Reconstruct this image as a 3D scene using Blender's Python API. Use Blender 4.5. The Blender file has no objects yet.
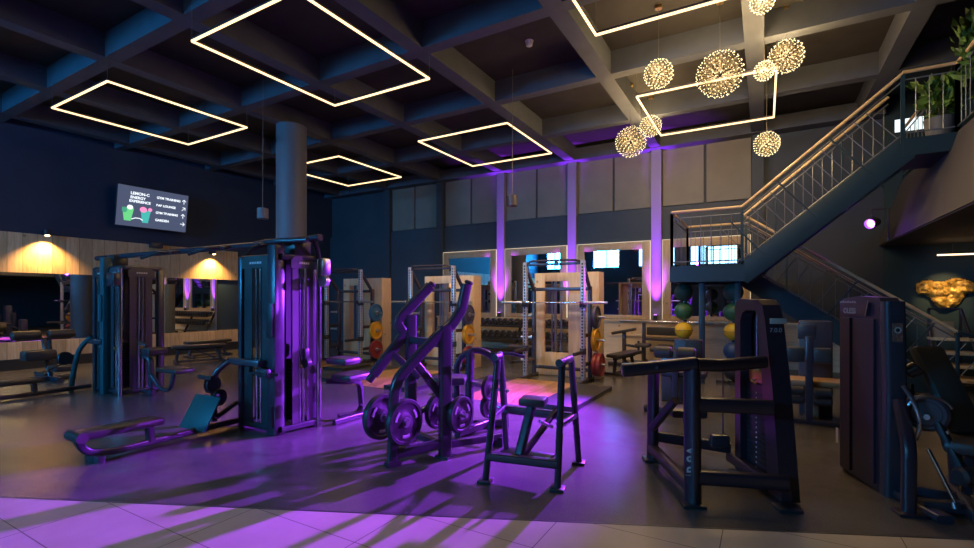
import bpy, bmesh, math, random
from mathutils import Vector, Matrix
random.seed(7)
PI = math.pi
SC = bpy.context.scene
COL = SC.collection

# ---------------------------------------------------------------- materials
def nodes_of(name):
    m = bpy.data.materials.new(name); m.use_nodes = True
    nt = m.node_tree
    return m, nt, nt.nodes['Principled BSDF']

def mat(name, col, rough=.5, metal=0., noise=0., nscale=20., bump=0., bscale=200., spec=.5, coat=0.):
    m, nt, b = nodes_of(name)
    b.inputs['Base Color'].default_value = (*col, 1)
    b.inputs['Roughness'].default_value = rough
    b.inputs['Metallic'].default_value = metal
    b.inputs['Specular IOR Level'].default_value = spec
    b.inputs['Coat Weight'].default_value = coat
    tc = nt.nodes.new('ShaderNodeTexCoord')
    if noise:
        n = nt.nodes.new('ShaderNodeTexNoise'); n.inputs['Scale'].default_value = nscale; n.inputs['Detail'].default_value = 5
        r = nt.nodes.new('ShaderNodeValToRGB')
        r.color_ramp.elements[0].position = .3; r.color_ramp.elements[1].position = .7
        r.color_ramp.elements[0].color = (*[c*(1-noise) for c in col], 1)
        r.color_ramp.elements[1].color = (*[min(1, c*(1+noise)) for c in col], 1)
        nt.links.new(tc.outputs['Object'], n.inputs['Vector']); nt.links.new(n.outputs['Fac'], r.inputs['Fac'])
        nt.links.new(r.outputs['Color'], b.inputs['Base Color'])
    if bump:
        n2 = nt.nodes.new('ShaderNodeTexNoise'); n2.inputs['Scale'].default_value = bscale
        bp = nt.nodes.new('ShaderNodeBump'); bp.inputs['Strength'].default_value = bump; bp.inputs['Distance'].default_value = .01
        nt.links.new(tc.outputs['Object'], n2.inputs['Vector']); nt.links.new(n2.outputs['Fac'], bp.inputs['Height'])
        nt.links.new(bp.outputs['Normal'], b.inputs['Normal'])
    return m

def emit(name, col, strength, sample=True):
    m, nt, b = nodes_of(name)
    b.inputs['Base Color'].default_value = (.02, .02, .02, 1)
    b.inputs['Emission Color'].default_value = (*col, 1)
    b.inputs['Emission Strength'].default_value = strength
    if not sample:
        m.cycles.emission_sampling = 'NONE'
    return m

def wood_mat(name, dark, light, axis=2, plank=.0, paxis=1, rough=.5):
    """long grain along one axis, boards with their own tone across another, scattered knots"""
    m, nt, b = nodes_of(name)
    L = nt.links.new
    tc = nt.nodes.new('ShaderNodeTexCoord')
    mp = nt.nodes.new('ShaderNodeMapping')
    s = [9., 9., 9.]; s[axis] = .9
    mp.inputs['Scale'].default_value = s
    n = nt.nodes.new('ShaderNodeTexNoise'); n.inputs['Scale'].default_value = 2.2; n.inputs['Detail'].default_value = 8; n.inputs['Distortion'].default_value = 1.2
    r = nt.nodes.new('ShaderNodeValToRGB')
    r.color_ramp.elements[0].position = .32; r.color_ramp.elements[1].position = .68
    r.color_ramp.elements[0].color = (*dark, 1); r.color_ramp.elements[1].color = (*light, 1)
    L(tc.outputs['Object'], mp.inputs['Vector']); L(mp.outputs['Vector'], n.inputs['Vector']); L(n.outputs['Fac'], r.inputs['Fac'])
    out = r.outputs['Color']
    v = nt.nodes.new('ShaderNodeTexVoronoi'); v.inputs['Scale'].default_value = 2.6
    vr = nt.nodes.new('ShaderNodeValToRGB')
    vr.color_ramp.elements[0].position = .03; vr.color_ramp.elements[0].color = (.25, .16, .1, 1)
    vr.color_ramp.elements[1].position = .1; vr.color_ramp.elements[1].color = (1, 1, 1, 1)
    L(tc.outputs['Object'], v.inputs['Vector']); L(v.outputs['Distance'], vr.inputs['Fac'])
    mx = nt.nodes.new('ShaderNodeMix'); mx.data_type = 'RGBA'; mx.blend_type = 'MULTIPLY'; mx.inputs['Factor'].default_value = .7
    L(out, mx.inputs['A']); L(vr.outputs['Color'], mx.inputs['B']); out = mx.outputs['Result']
    if plank:
        sp = nt.nodes.new('ShaderNodeSeparateXYZ'); L(tc.outputs['Object'], sp.inputs[0])
        d = nt.nodes.new('ShaderNodeMath'); d.operation = 'DIVIDE'; d.inputs[1].default_value = plank
        L(sp.outputs[paxis], d.inputs[0])
        f = nt.nodes.new('ShaderNodeMath'); f.operation = 'FLOOR'; L(d.outputs[0], f.inputs[0])
        w = nt.nodes.new('ShaderNodeTexWhiteNoise'); w.noise_dimensions = '1D'; L(f.outputs[0], w.inputs['W'])
        fr = nt.nodes.new('ShaderNodeMath'); fr.operation = 'FRACT'; L(d.outputs[0], fr.inputs[0])
        gp = nt.nodes.new('ShaderNodeMath'); gp.operation = 'GREATER_THAN'; gp.inputs[1].default_value = .02; L(fr.outputs[0], gp.inputs[0])
        mr = nt.nodes.new('ShaderNodeMapRange'); mr.inputs['To Min'].default_value = .72; mr.inputs['To Max'].default_value = 1.1; L(w.outputs['Value'], mr.inputs['Value'])
        mm = nt.nodes.new('ShaderNodeMath'); mm.operation = 'MULTIPLY'; L(mr.outputs[0], mm.inputs[0]); L(gp.outputs[0], mm.inputs[1])
        m2 = nt.nodes.new('ShaderNodeMix'); m2.data_type = 'RGBA'; m2.blend_type = 'MULTIPLY'; m2.inputs['Factor'].default_value = 1
        cb = nt.nodes.new('ShaderNodeCombineColor')
        for k in range(3): L(mm.outputs[0], cb.inputs[k])
        L(out, m2.inputs['A']); L(cb.outputs[0], m2.inputs['B']); out = m2.outputs['Result']
    L(out, b.inputs['Base Color'])
    b.inputs['Roughness'].default_value = rough
    return m

# ---------------------------------------------------------------- mesh builder
def V(*a): return Vector(a[0]) if len(a) == 1 else Vector(a)
def rrect(w, h, r=None, n=3):
    r = min(w, h)*.25 if r is None else r
    pts = []
    for cx, cy, a0 in ((w/2-r, h/2-r, 0), (-w/2+r, h/2-r, 90), (-w/2+r, -h/2+r, 180), (w/2-r, -h/2+r, 270)):
        for k in range(n+1):
            a = math.radians(a0+90*k/n); pts.append((cx+r*math.cos(a), cy+r*math.sin(a)))
    return pts
def circ(r, n=10): return [(r*math.cos(2*PI*k/n), r*math.sin(2*PI*k/n)) for k in range(n)]
def fillet(pts, r, n=5):
    """round the inner corners of a polyline"""
    pts = [V(p) for p in pts]; out = [pts[0]]
    for i in range(1, len(pts)-1):
        a, b, c = pts[i-1], pts[i], pts[i+1]
        d1, d2 = (a-b), (c-b)
        q = min(r, d1.length*.48, d2.length*.48)
        p1, p2 = b+d1.normalized()*q, b+d2.normalized()*q
        for k in range(n+1):
            t = k/n; out.append(p1*(1-t)**2+b*2*t*(1-t)+p2*t*t)
    out.append(pts[-1]); return out

class MB:
    def __init__(s): s.v = []; s.f = []; s.m = []
    def add(s, vs, fs, mi=0):
        o = len(s.v); s.v += [V(p) for p in vs]
        s.f += [tuple(i+o for i in f) for f in fs]; s.m += [mi]*len(fs); return s
    def box(s, c, size, ch=0., rz=0., mi=0, M=None):
        bm = bmesh.new(); bmesh.ops.create_cube(bm, size=1)
        for v in bm.verts: v.co = Vector((v.co.x*size[0], v.co.y*size[1], v.co.z*size[2]))
        if ch:
            bmesh.ops.bevel(bm, geom=list(bm.edges), offset=ch, segments=2, profile=.5, affect='EDGES')
        T = Matrix.Translation(V(c)) @ (M if M is not None else Matrix.Rotation(rz, 4, 'Z'))
        bm.verts.index_update()
        s.add([T @ v.co for v in bm.verts], [[v.index for v in f.verts] for f in bm.faces], mi); bm.free(); return s
    def b2(s, lo, hi, ch=0., mi=0):
        return s.box([(a+b)/2 for a, b in zip(lo, hi)], [abs(b-a) for a, b in zip(lo, hi)], ch, 0, mi)
    def sweep(s, pts, prof, up=(0, 0, 1), mi=0, closed=False, scale=None):
        pts = [V(p) for p in pts]; up = V(up).normalized(); n = len(pts); k = len(prof); vs = []
        last = None
        for i, p in enumerate(pts):
            if closed: t = (pts[(i+1) % n]-pts[i-1])
            else: t = pts[min(i+1, n-1)]-pts[max(i-1, 0)]
            t.normalize()
            sd = t.cross(up)
            if sd.length < .05: sd = last if last is not None else t.cross(Vector((1, 0, 0)) if abs(t.x) < .9 else Vector((0, 1, 0)))
            sd = (sd - t*sd.dot(t)).normalized(); last = sd
            u2 = sd.cross(t)
            q = scale[i] if scale else 1
            for a, b in prof: vs.append(p+sd*a*q+u2*b*q)
        fs = []
        for i in range(n if closed else n-1):
            j = (i+1) % n
            for q in range(k):
                r = (q+1) % k; fs.append((i*k+q, i*k+r, j*k+r, j*k+q))
        if not closed: fs += [tuple(range(k))[::-1], tuple((n-1)*k+q for q in range(k))]
        return s.add(vs, fs, mi)
    def bar(s, p0, p1, w, h, r=None, up=(0, 0, 1), mi=0): return s.sweep([p0, p1], rrect(w, h, r), up, mi)
    def tube(s, pts, r, n=10, mi=0, fr=0., up=(0, 0, 1)):
        if fr: pts = fillet(pts, fr)
        return s.sweep(pts, circ(r, n), up, mi)
    def pipe(s, pts, w, h, fr=.06, r=None, up=(0, 0, 1), mi=0): return s.sweep(fillet(pts, fr), rrect(w, h, r), up, mi)
    def lathe(s, prof, c, ax=(0, 0, 1), n=24, mi=0):
        ax = V(ax).normalized(); a = ax.cross(Vector((0, 0, 1)))
        if a.length < .01: a = Vector((1, 0, 0))
        a.normalize(); b = ax.cross(a); c = V(c); vs = []; k = len(prof)
        for i in range(n):
            t = 2*PI*i/n; d = a*math.cos(t)+b*math.sin(t)
            for r, z in prof: vs.append(c+d*r+ax*z)
        fs = []
        for i in range(n):
            j = (i+1) % n
            for q in range(k-1): fs.append((i*k+q, j*k+q, j*k+q+1, i*k+q+1))
        if prof[0][0] > 1e-4: fs.append(tuple(i*k for i in range(n))[::-1])
        if prof[-1][0] > 1e-4: fs.append(tuple(i*k+k-1 for i in range(n)))
        return s.add(vs, fs, mi)
    def cyl(s, p0, p1, r, n=16, mi=0, ch=.0):
        p0, p1 = V(p0), V(p1); L = (p1-p0).length
        pr = [(r, 0), (r, L)] if not ch else [(r-ch, 0), (r, ch), (r, L-ch), (r-ch, L)]
        return s.lathe(pr, p0, p1-p0, n, mi)
    def ball(s, c, r, n=20, m=12, mi=0):
        return s.lathe([(r*math.sin(PI*k/m), -r*math.cos(PI*k/m)) for k in range(m+1)], c, (0, 0, 1), n, mi)
    def prism(s, poly, O, ex, ey, th, mi=0):
        """2D outline in the plane O+ex*x+ey*y, given thickness along ex x ey"""
        O, ex, ey = V(O), V(ex).normalized(), V(ey).normalized(); nz = ex.cross(ey); n = len(poly)
        vs = [O+ex*x+ey*y for x, y in poly]+[O+ex*x+ey*y+nz*th for x, y in poly]
        return s.add(vs, [tuple(range(n))[::-1], tuple(range(n, 2*n))]+[(i, (i+1) % n, n+(i+1) % n, n+i) for i in range(n)], mi)

KEEP = set('weight_stack plate_numbers header_mark foliage stems spokes led_tips script_marks seam suspension_wire upright'.split())
def islands(mb):
    """the separate pieces of a builder: connected faces, joined where their boxes touch"""
    par = list(range(len(mb.v)))
    def find(i):
        while par[i] != i: par[i] = par[par[i]]; i = par[i]
        return i
    for f in mb.f:
        a = find(f[0])
        for i in f[1:]: par[find(i)] = a
    boxes = {}
    for i, v in enumerate(mb.v):
        r = find(i); b = boxes.setdefault(r, [list(v), list(v)])
        for k in range(3): b[0][k] = min(b[0][k], v[k]); b[1][k] = max(b[1][k], v[k])
    ks = list(boxes); cl = {k: k for k in ks}
    def fc(k):
        while cl[k] != k: k = cl[k]
        return k
    for i, a in enumerate(ks):
        for b in ks[i+1:]:
            if all(boxes[a][0][q]-.004 <= boxes[b][1][q] and boxes[b][0][q]-.004 <= boxes[a][1][q] for q in range(3)):
                cl[fc(b)] = fc(a)
    groups = {}
    for fi, f in enumerate(mb.f): groups.setdefault(fc(find(f[0])), []).append(fi)
    if len(groups) < 2: return [mb]
    out = []
    for g in groups.values():
        n = MB(); mp = {}
        for fi in g:
            for i in mb.f[fi]:
                if i not in mp: mp[i] = len(n.v); n.v.append(mb.v[i])
            n.f.append(tuple(mp[i] for i in mb.f[fi])); n.m.append(mb.m[fi])
        out.append(n)
    return out
def obj(name, mb, mats, parent=None, smooth=True, label=None, kind=None):
    if parent is not None and kind is None and name not in KEEP and len(mb.v) < 3000:
        first = None
        for n in islands(mb):
            o = obj_one(name, n, mats, parent, smooth, label, kind); first = first or o
        return first
    return obj_one(name, mb, mats, parent, smooth, label, kind)
def obj_one(name, mb, mats, parent=None, smooth=True, label=None, kind=None):
    me = bpy.data.meshes.new(name)
    off = Vector((0, 0, 0)); p = parent
    while p is not None: off += p.location; p = p.parent
    me.from_pydata([tuple(v-off) for v in mb.v], [], mb.f)
    if not isinstance(mats, (list, tuple)): mats = [mats]
    for m in mats: me.materials.append(m)
    me.polygons.foreach_set('material_index', mb.m)
    bm = bmesh.new(); bm.from_mesh(me); bmesh.ops.recalc_face_normals(bm, faces=bm.faces); bm.to_mesh(me); bm.free()
    if smooth:
        me.polygons.foreach_set('use_smooth', [True]*len(me.polygons)); me.set_sharp_from_angle(angle=math.radians(38))
    me.update()
    o = bpy.data.objects.new(name, me); COL.objects.link(o)
    if parent is not None: o.parent = parent
    if label: o['label'] = label
    if kind: o['kind'] = kind
    return o
def tag(o, label, cat, group=None):
    o['label'] = label; o['category'] = cat
    if group: o['group'] = group
    return o
def thing(name, label, cat, loc, group=None):
    o = bpy.data.objects.new(name, None); COL.objects.link(o); o.location = loc; o.empty_display_size = .1
    return tag(o, label, cat, group)
def struct(name, mb, m, smooth=False, parent=None): return obj(name, mb, m, parent, smooth, kind=None if parent else 'structure')
def kids(o): return list(o.children)
def dup(o, parent=None, loc=None, rz=None, label=None, group=None):
    c = o.copy(); COL.objects.link(c); c.parent = parent
    for ch in kids(o): dup(ch, c)
    if loc is not None: c.location = loc
    if rz is not None: c.rotation_euler.z = rz
    if label: c['label'] = label
    if group: c['group'] = group
    return c
def lettering(name, s, size, m, parent, T, align='LEFT', bold=0.):
    cu = bpy.data.curves.new(name, 'FONT'); cu.body = s; cu.size = size; cu.align_x = align; cu.extrude = .001; cu.offset = bold
    t = bpy.data.objects.new(name+'_source', cu); COL.objects.link(t)
    bpy.context.view_layer.update()
    me = bpy.data.meshes.new_from_object(t.evaluated_get(bpy.context.evaluated_depsgraph_get()))
    bpy.data.objects.remove(t); bpy.data.curves.remove(cu)
    me.transform(T)
    off = Vector((0, 0, 0)); p = parent
    while p is not None: off += p.location; p = p.parent
    me.transform(Matrix.Translation(-off))
    me.materials.clear(); me.materials.append(m)
    o = bpy.data.objects.new(name, me); COL.objects.link(o); o.parent = parent
    return o
def basis(O, ex, ey):
    ex, ey = V(ex).normalized(), V(ey).normalized(); ez = ex.cross(ey)
    return Matrix(((ex.x, ey.x, ez.x, O[0]), (ex.y, ey.y, ez.y, O[1]), (ex.z, ey.z, ez.z, O[2]), (0, 0, 0, 1)))
def lamp(name, kind, loc, col, watts, aim=None, size=.1, angle=60, blend=.5):
    d = bpy.data.lights.new(name, kind); d.color = col; d.energy = watts
    if kind == 'SPOT': d.spot_size = math.radians(angle); d.spot_blend = blend; d.shadow_soft_size = size
    elif kind == 'POINT': d.shadow_soft_size = size
    elif kind == 'AREA': d.size = size
    o = bpy.data.objects.new(name, d); COL.objects.link(o); o.location = loc
    if aim is not None: o.rotation_euler = (V(aim)-V(loc)).to_track_quat('-Z', 'Y').to_euler()
    return o

# ---------------------------------------------------------------- palette
BLACK = mat('black_powder_coat', (.052, .045, .06), .27, .0, spec=.6)
DARK = mat('graphite_metal', (.05, .05, .055), .38, .4)
VINYL = mat('black_vinyl', (.045, .04, .042), .36, bump=.15, bscale=150)
GREYPAD = mat('grey_vinyl', (.06, .057, .05), .45, bump=.15, bscale=150)
CHROME = mat('chrome', (.72, .72, .74), .16, 1.)
STEEL = mat('brushed_steel', (.5, .5, .52), .32, 1.)
RUBBER = mat('rubber', (.032, .031, .034), .42)
SHROUD = mat('smoked_shroud', (.06, .052, .065), .33, spec=.7)
GALV = mat('perforated_upright_grey', (.5, .5, .53), .35, .4)
HOLE = mat('upright_hole', (.008, .008, .008), .6)
WHITE_MARK = mat('white_marking', (.7, .7, .68), .5)
GREY_MARK = mat('grey_marking', (.32, .32, .33), .5)
BRASS = mat('brass', (.75, .5, .2), .3, 1.)
PLY = wood_mat('plywood', (.66, .46, .25), (.82, .62, .38), axis=2)
HANDRAIL = wood_mat('handrail_oak', (.5, .36, .2), (.66, .5, .3), axis=0, rough=.35)
STAIRBLUE = mat('stair_dark_blue', (.012, .035, .055), .4)
LED = emit('warm_led', (1., .66, .31), 2.1)
# ---------------------------------------------------------------- camera (level, lens shifted a little)
cd = bpy.data.cameras.new('camera'); cam = bpy.data.objects.new('camera', cd); COL.objects.link(cam)
cd.sensor_width = 36; cd.lens = 480/974*36; cd.shift_y = 25/974; cd.clip_start = .05; cd.clip_end = 200
cam.location = (0, 0, 1.6); cam.rotation_euler = (PI/2, 0, PI/6)
SC.camera = cam

XL, YB, YF, XR, ZC, ZB = -14.6, 13.1, -7., 8., 5.9, 5.5
# ---------------------------------------------------------------- setting materials
def rubber_floor():
    m, nt, b = nodes_of('speckled_rubber_floor'); L = nt.links.new
    tc = nt.nodes.new('ShaderNodeTexCoord')
    n = nt.nodes.new('ShaderNodeTexNoise'); n.inputs['Scale'].default_value = 1.3; n.inputs['Detail'].default_value = 6
    r = nt.nodes.new('ShaderNodeValToRGB'); r.color_ramp.elements[0].position = .3; r.color_ramp.elements[1].position = .75
    r.color_ramp.elements[0].color = (.072, .066, .062, 1); r.color_ramp.elements[1].color = (.115, .106, .1, 1)
    v = nt.nodes.new('ShaderNodeTexVoronoi'); v.inputs['Scale'].default_value = 95
    vr = nt.nodes.new('ShaderNodeValToRGB'); vr.color_ramp.elements[0].position = .12; vr.color_ramp.elements[0].color = (1, 1, 1, 1)
    vr.color_ramp.elements[1].position = .2; vr.color_ramp.elements[1].color = (0, 0, 0, 1)
    mx = nt.nodes.new('ShaderNodeMix'); mx.data_type = 'RGBA'; mx.inputs['B'].default_value = (.24, .23, .23, 1)
    L(tc.outputs['Object'], n.inputs['Vector']); L(n.outputs['Fac'], r.inputs['Fac'])
    L(tc.outputs['Object'], v.inputs['Vector']); L(v.outputs['Distance'], vr.inputs['Fac']); L(vr.outputs['Color'], mx.inputs['Factor'])
    L(r.outputs['Color'], mx.inputs['A']); L(mx.outputs['Result'], b.inputs['Base Color'])
    b.inputs['Roughness'].default_value = .27
    n2 = nt.nodes.new('ShaderNodeTexNoise'); n2.inputs['Scale'].default_value = 130
    bp = nt.nodes.new('ShaderNodeBump'); bp.inputs['Strength'].default_value = .14; bp.inputs['Distance'].default_value = .004
    L(tc.outputs['Object'], n2.inputs['Vector']); L(n2.outputs['Fac'], bp.inputs['Height']); L(bp.outputs['Normal'], b.inputs['Normal'])
    return m
def tile_floor():
    m, nt, b = nodes_of('beige_stone_tile'); L = nt.links.new
    tc = nt.nodes.new('ShaderNodeTexCoord')
    n = nt.nodes.new('ShaderNodeTexNoise'); n.inputs['Scale'].default_value = 2.; n.inputs['Detail'].default_value = 8
    r = nt.nodes.new('ShaderNodeValToRGB'); r.color_ramp.elements[0].position = .3; r.color_ramp.elements[1].position = .7
    r.color_ramp.elements[0].color = (.40, .34, .26, 1); r.color_ramp.elements[1].color = (.52, .45, .36, 1)
    L(tc.outputs['Object'], n.inputs['Vector']); L(n.outputs['Fac'], r.inputs['Fac'])
    sp = nt.nodes.new('ShaderNodeSeparateXYZ'); L(tc.outputs['Object'], sp.inputs[0])
    fac = None
    for ax, per, off in ((0, 1.04, .25), (1, .52, -1.25)):
        a = nt.nodes.new('ShaderNodeMath'); a.operation = 'ADD'; a.inputs[1].default_value = off; L(sp.outputs[ax], a.inputs[0])
        d = nt.nodes.new('ShaderNodeMath'); d.operation = 'DIVIDE'; d.inputs[1].default_value = per; L(a.outputs[0], d.inputs[0])
        f = nt.nodes.new('ShaderNodeMath'); f.operation = 'FRACT'; L(d.outputs[0], f.inputs[0])
        g = nt.nodes.new('ShaderNodeMath'); g.operation = 'LESS_THAN'; g.inputs[1].default_value = .006/per; L(f.outputs[0], g.inputs[0])
        if fac is None: fac = g
        else:
            mm = nt.nodes.new('ShaderNodeMath'); mm.operation = 'MAXIMUM'; L(fac.outputs[0], mm.inputs[0]); L(g.outputs[0], mm.inputs[1]); fac = mm
    mx = nt.nodes.new('ShaderNodeMix'); mx.data_type = 'RGBA'; mx.inputs['B'].default_value = (.06, .05, .04, 1)
    L(fac.outputs[0], mx.inputs['Factor']); L(r.outputs['Color'], mx.inputs['A']); L(mx.outputs['Result'], b.inputs['Base Color'])
    b.inputs['Roughness'].default_value = .4
    return m
NAVY = mat('navy_wall_paint', (.013, .034, .075), .6, noise=.12, nscale=1.5)
BACKP = mat('slate_blue_wall_paint', (.042, .056, .078), .6, noise=.1, nscale=1.5)
PANELP = mat('grey_wall_panel', (.2, .18, .15), .55, noise=.08, nscale=2)
TEALP = mat('teal_wall_paint', (.02, .05, .062), .6, noise=.1, nscale=1.5)
BEAMP = mat('painted_concrete_beam', (.062, .072, .098), .7, noise=.12, nscale=3)
CEILP = mat('dark_ceiling_board', (.022, .02, .02), .8, noise=.2, nscale=4)
COLP = mat('grey_painted_column', (.13, .15, .18), .5)
SOFFIT = mat('dark_soffit', (.06, .052, .048), .7)
FASCIA = mat('taupe_plaster', (.06, .057, .062), .7)
PILASTER_LIT = mat('uplit_pilaster_grey', (.22, .21, .23), .5)  # paler than the other pilasters: uplight put into the colour
WAIN = wood_mat('pale_oak_wainscot', (.66, .5, .3), (.78, .62, .4), axis=0)
KNOTTY = wood_mat('knotty_pine_boards', (.6, .39, .21), (.78, .55, .34), axis=2, plank=.26, paxis=1)
MIRROR = mat('mirror_glass', (.80, .82, .83), .015, 1.)
WINDOW = emit('daylight_window', (.03, .40, 1.), 68.)
WINDOW2 = emit('dimmed_window', (.28, .62, 1.), 5.)  # dimmed to keep blue light off the right-hand machines

# ---------------------------------------------------------------- floor
fl = MB(); fl.add([(XL-.3, YF-.3, 0), (XR+.3, YF-.3, 0), (XR+.3, YB+.3, 0), (XL-.3, YB+.3, 0), (XL-.3, YF-.3, -.1), (XR+.3, YF-.3, -.1), (XR+.3, YB+.3, -.1), (XL-.3, YB+.3, -.1)],
    [(0, 1, 2, 3), (7, 6, 5, 4), (0, 4, 5, 1), (1, 5, 6, 2), (2, 6, 7, 3), (3, 7, 4, 0)])
struct('floor', fl, rubber_floor())
def by(x): return 1.39+(x+5.33)*(4.37-1.39)/(1.2+5.33)      # the diagonal seam between rubber and tile
t = MB(); A, B = (-14.6, by(-14.6)), (8., by(8.))
poly = [(-14.6, -7), (8, -7), B, A] if A[1] > -7 else [(-14.6, -7), (8, -7), B, A]
t.prism(poly, (0, 0, .0), (1, 0, 0), (0, 1, 0), .004)
struct('floor_tile_border', t, tile_floor())
s = MB(); s.bar((A[0], A[1], .003), (B[0], B[1], .003), .02, .006, .001)
struct('trim_floor_seam', s, DARK)

# ---------------------------------------------------------------- walls
w = MB(); w.b2((XL-.2, YF-.2, 0), (XL, YB+.4, ZC)); struct('wall_left', w, NAVY)
w = MB(); w.b2((XL, YB+.1, 0), (2.2, YB+.4, ZC)); w.b2((XL, YB, 0), (2.2, YB+.1, 3.98)); struct('wall_back', w, BACKP)
w = MB(); w.b2((2.2, YB-.02, 0), (XR+.2, YB+.4, ZC)); struct('wall_back_teal', w, TEALP)
w = MB(); w.b2((XR, YF-.2, 0), (XR+.2, YB, ZC)); struct('wall_right', w, TEALP)
w = MB(); w.b2((XL, YF-.2, 0), (XR, YF, ZC)); struct('wall_front', w, TEALP)
WINS = [(-13.9, -12.7), (-10.4, -8.6), (-7.3, -5.0), (-4.1, -1.4)]
for i, (a, b) in enumerate(WINS):
    w = MB(); w.b2((a, YF+.002, 3.8), (b, YF+.03, 5.15)); o = struct('window_%d' % (i+1), w, WINDOW if i < 2 else WINDOW2)
    f = MB()
    for x in (a, (a+b)/2, b): f.b2((x-.04, YF+.0, 3.75), (x+.04, YF+.07, 5.2))
    for z in (3.75, 5.15): f.b2((a, YF, z), (b, YF+.07, z+.06))
    obj('window_frame', f, DARK, o)
# upper panels between the pilasters
PX = [-2.43-2.3*k for k in range(-1, 5)]          # pilaster axes
w = MB()
for k in range(-1, 4):
    x1, x0 = -2.43-2.3*k-.14, -2.43-2.3*(k+1)+.14
    xm = (x0+x1)/2
    for a, b in ((x0, xm-.03), (xm+.03, x1)):
        w.b2((a, YB+.05, 4.02), (b, YB+.12, 5.5), .005)
struct('wall_back_panel', w, PANELP)
for k, x in enumerate(PX):
    w = MB(); w.b2((x-.125, YB-.10, 1.05), (x+.125, YB+.1, ZB)); struct('pilaster', w, PILASTER_LIT if -8 < x < -2 else BACKP)
w = MB(); w.b2((XL, YB-.28, ZB-.02), (2.2, YB+.1, ZB+.3)); struct('beam_back', w, BEAMP)
w = MB(); w.b2((-9.3, YB-.25, 0), (2.2, YB, 1.0)); w.b2((-9.3, YB-.3, 1.0), (2.2, YB, 1.05)); w.b2((-9.3, YB-.28, .62), (2.2, YB-.25, .66)); struct('trim_wainscot', w, WAIN)
# knotty boards over and under the side mirror
MY0, MY1 = -3., 8.59
w = MB(); w.b2((XL, YF, 2.2), (XL+.04, 9.3, 3.1)); struct('trim_wood_band', w, KNOTTY)
w = MB(); w.b2((XL, YF, .25), (XL+.04, 9.3, .63)); struct('trim_wood_dado', w, KNOTTY)
w = MB(); w.b2((XL, YF, 0), (XL+.05, YB, .25)); struct('baseboard_left', w, mat('dark_plinth', (.02, .022, .028), .5))

# ---------------------------------------------------------------- ceiling and its beam grid
w = MB(); w.b2((XL-.2, YF-.2, ZC), (XR+.2, YB+.4, ZC+.2)); struct('ceiling', w, CEILP)
BXS = [-2.43-2.3*k for k in range(0, 6)]+[-.13, 1.85, 4.1, 6.3]
BYS = [13.05-2.33*k for k in range(1, 9)]
for x in BXS:
    w = MB(); w.b2((x-.13, YF, ZB), (x+.13, YB, ZC)); struct('beam', w, BEAMP)
for y in BYS:
    w = MB(); w.b2((XL, y-.11, ZB+.003), (XR, y+.11, ZC)); struct('beam', w, BEAMP)
w = MB(); w.cyl((-9.27, 7.2, 0), (-9.27, 7.2, ZB), .325, 40); struct('column', w, COLP, True)

# ---------------------------------------------------------------- mezzanine
w = MB()
pr = [(2.11, 2.74), (XR, 2.74), (XR, 4.1), (2.5, 4.1)]
w.prism(pr, (0, YB-.02, 0), (1, 0, 0), (0, 0, 1), 11.5)
struct('slab_mezzanine', w, [FASCIA])
w = MB(); w.b2((2.13, 1.7, 2.72), (XR, YB-.03, 2.741)); struct('ceiling_soffit', w, SOFFIT)

# ---------------------------------------------------------------- mirrors
w = MB(); w.b2((XL, MY0, .63), (XL+.02, MY1, 2.2))
t = thing('wall_mirror', 'long wall mirror between pine boards, reflecting the weight benches', 'mirror', (XL, MY0, .63))
obj('mirror_pane', w, MIRROR, t)
f = MB(); f.b2((XL, MY1-.005, .63), (XL+.045, MY1+.03, 2.2)); f.b2((XL, MY0-.03, .63), (XL+.045, MY0, 2.2)); obj('edge_trim', f, STEEL, t)
LEDF = emit('mirror_edge_glow', (1., .80, .55), .7)
labs = ['wood-framed mirror under the stair landing', 'wood-framed mirror behind the bench press bench, with two bright windows in it',
        'wood-framed mirror above the dumbbell rack, behind the rack with the wood platform', 'wood-framed mirror nearest the dark blue wall, behind the middle rack']
FRAMEW = wood_mat('pale_mirror_frame', (.5, .38, .24), (.6, .47, .31), axis=2)
for k in range(-1, 3):
    x1, x0 = -2.43-2.3*k-.16, -2.43-2.3*(k+1)+.16
    t = thing('framed_mirror', labs[k+1], 'mirror', (x0, YB, 1.06))
    m = MB(); m.b2((x0+.02, YB-.06, 1.06), (x1-.02, YB-.005, 3.1)); 
    p = MB(); p.b2((x0+.19, YB-.075, 1.16), (x1-.19, YB-.06, 2.93)); obj('mirror_pane', p, MIRROR, t)
    f = MB()
    for lo, hi in (((x0, 1.06), (x0+.2, 3.12)), ((x1-.2, 1.06), (x1, 3.12)), ((x0+.2, 2.92), (x1-.2, 3.12)), ((x0+.2, 1.06), (x1-.2, 1.17))):
        f.b2((lo[0], YB-.10, lo[1]), (hi[0], YB, hi[1]), .004)
    obj('frame', f, FRAMEW, t)
    g = MB()
    g.b2((x0-.012, YB-.09, 1.06), (x0, YB-.03, 3.13)); g.b2((x1, YB-.09, 1.06), (x1+.012, YB-.03, 3.13)); g.b2((x0-.012, YB-.09, 3.12), (x1+.012, YB-.03, 3.135))
    obj('led_strip', g, LEDF, t)

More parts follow.
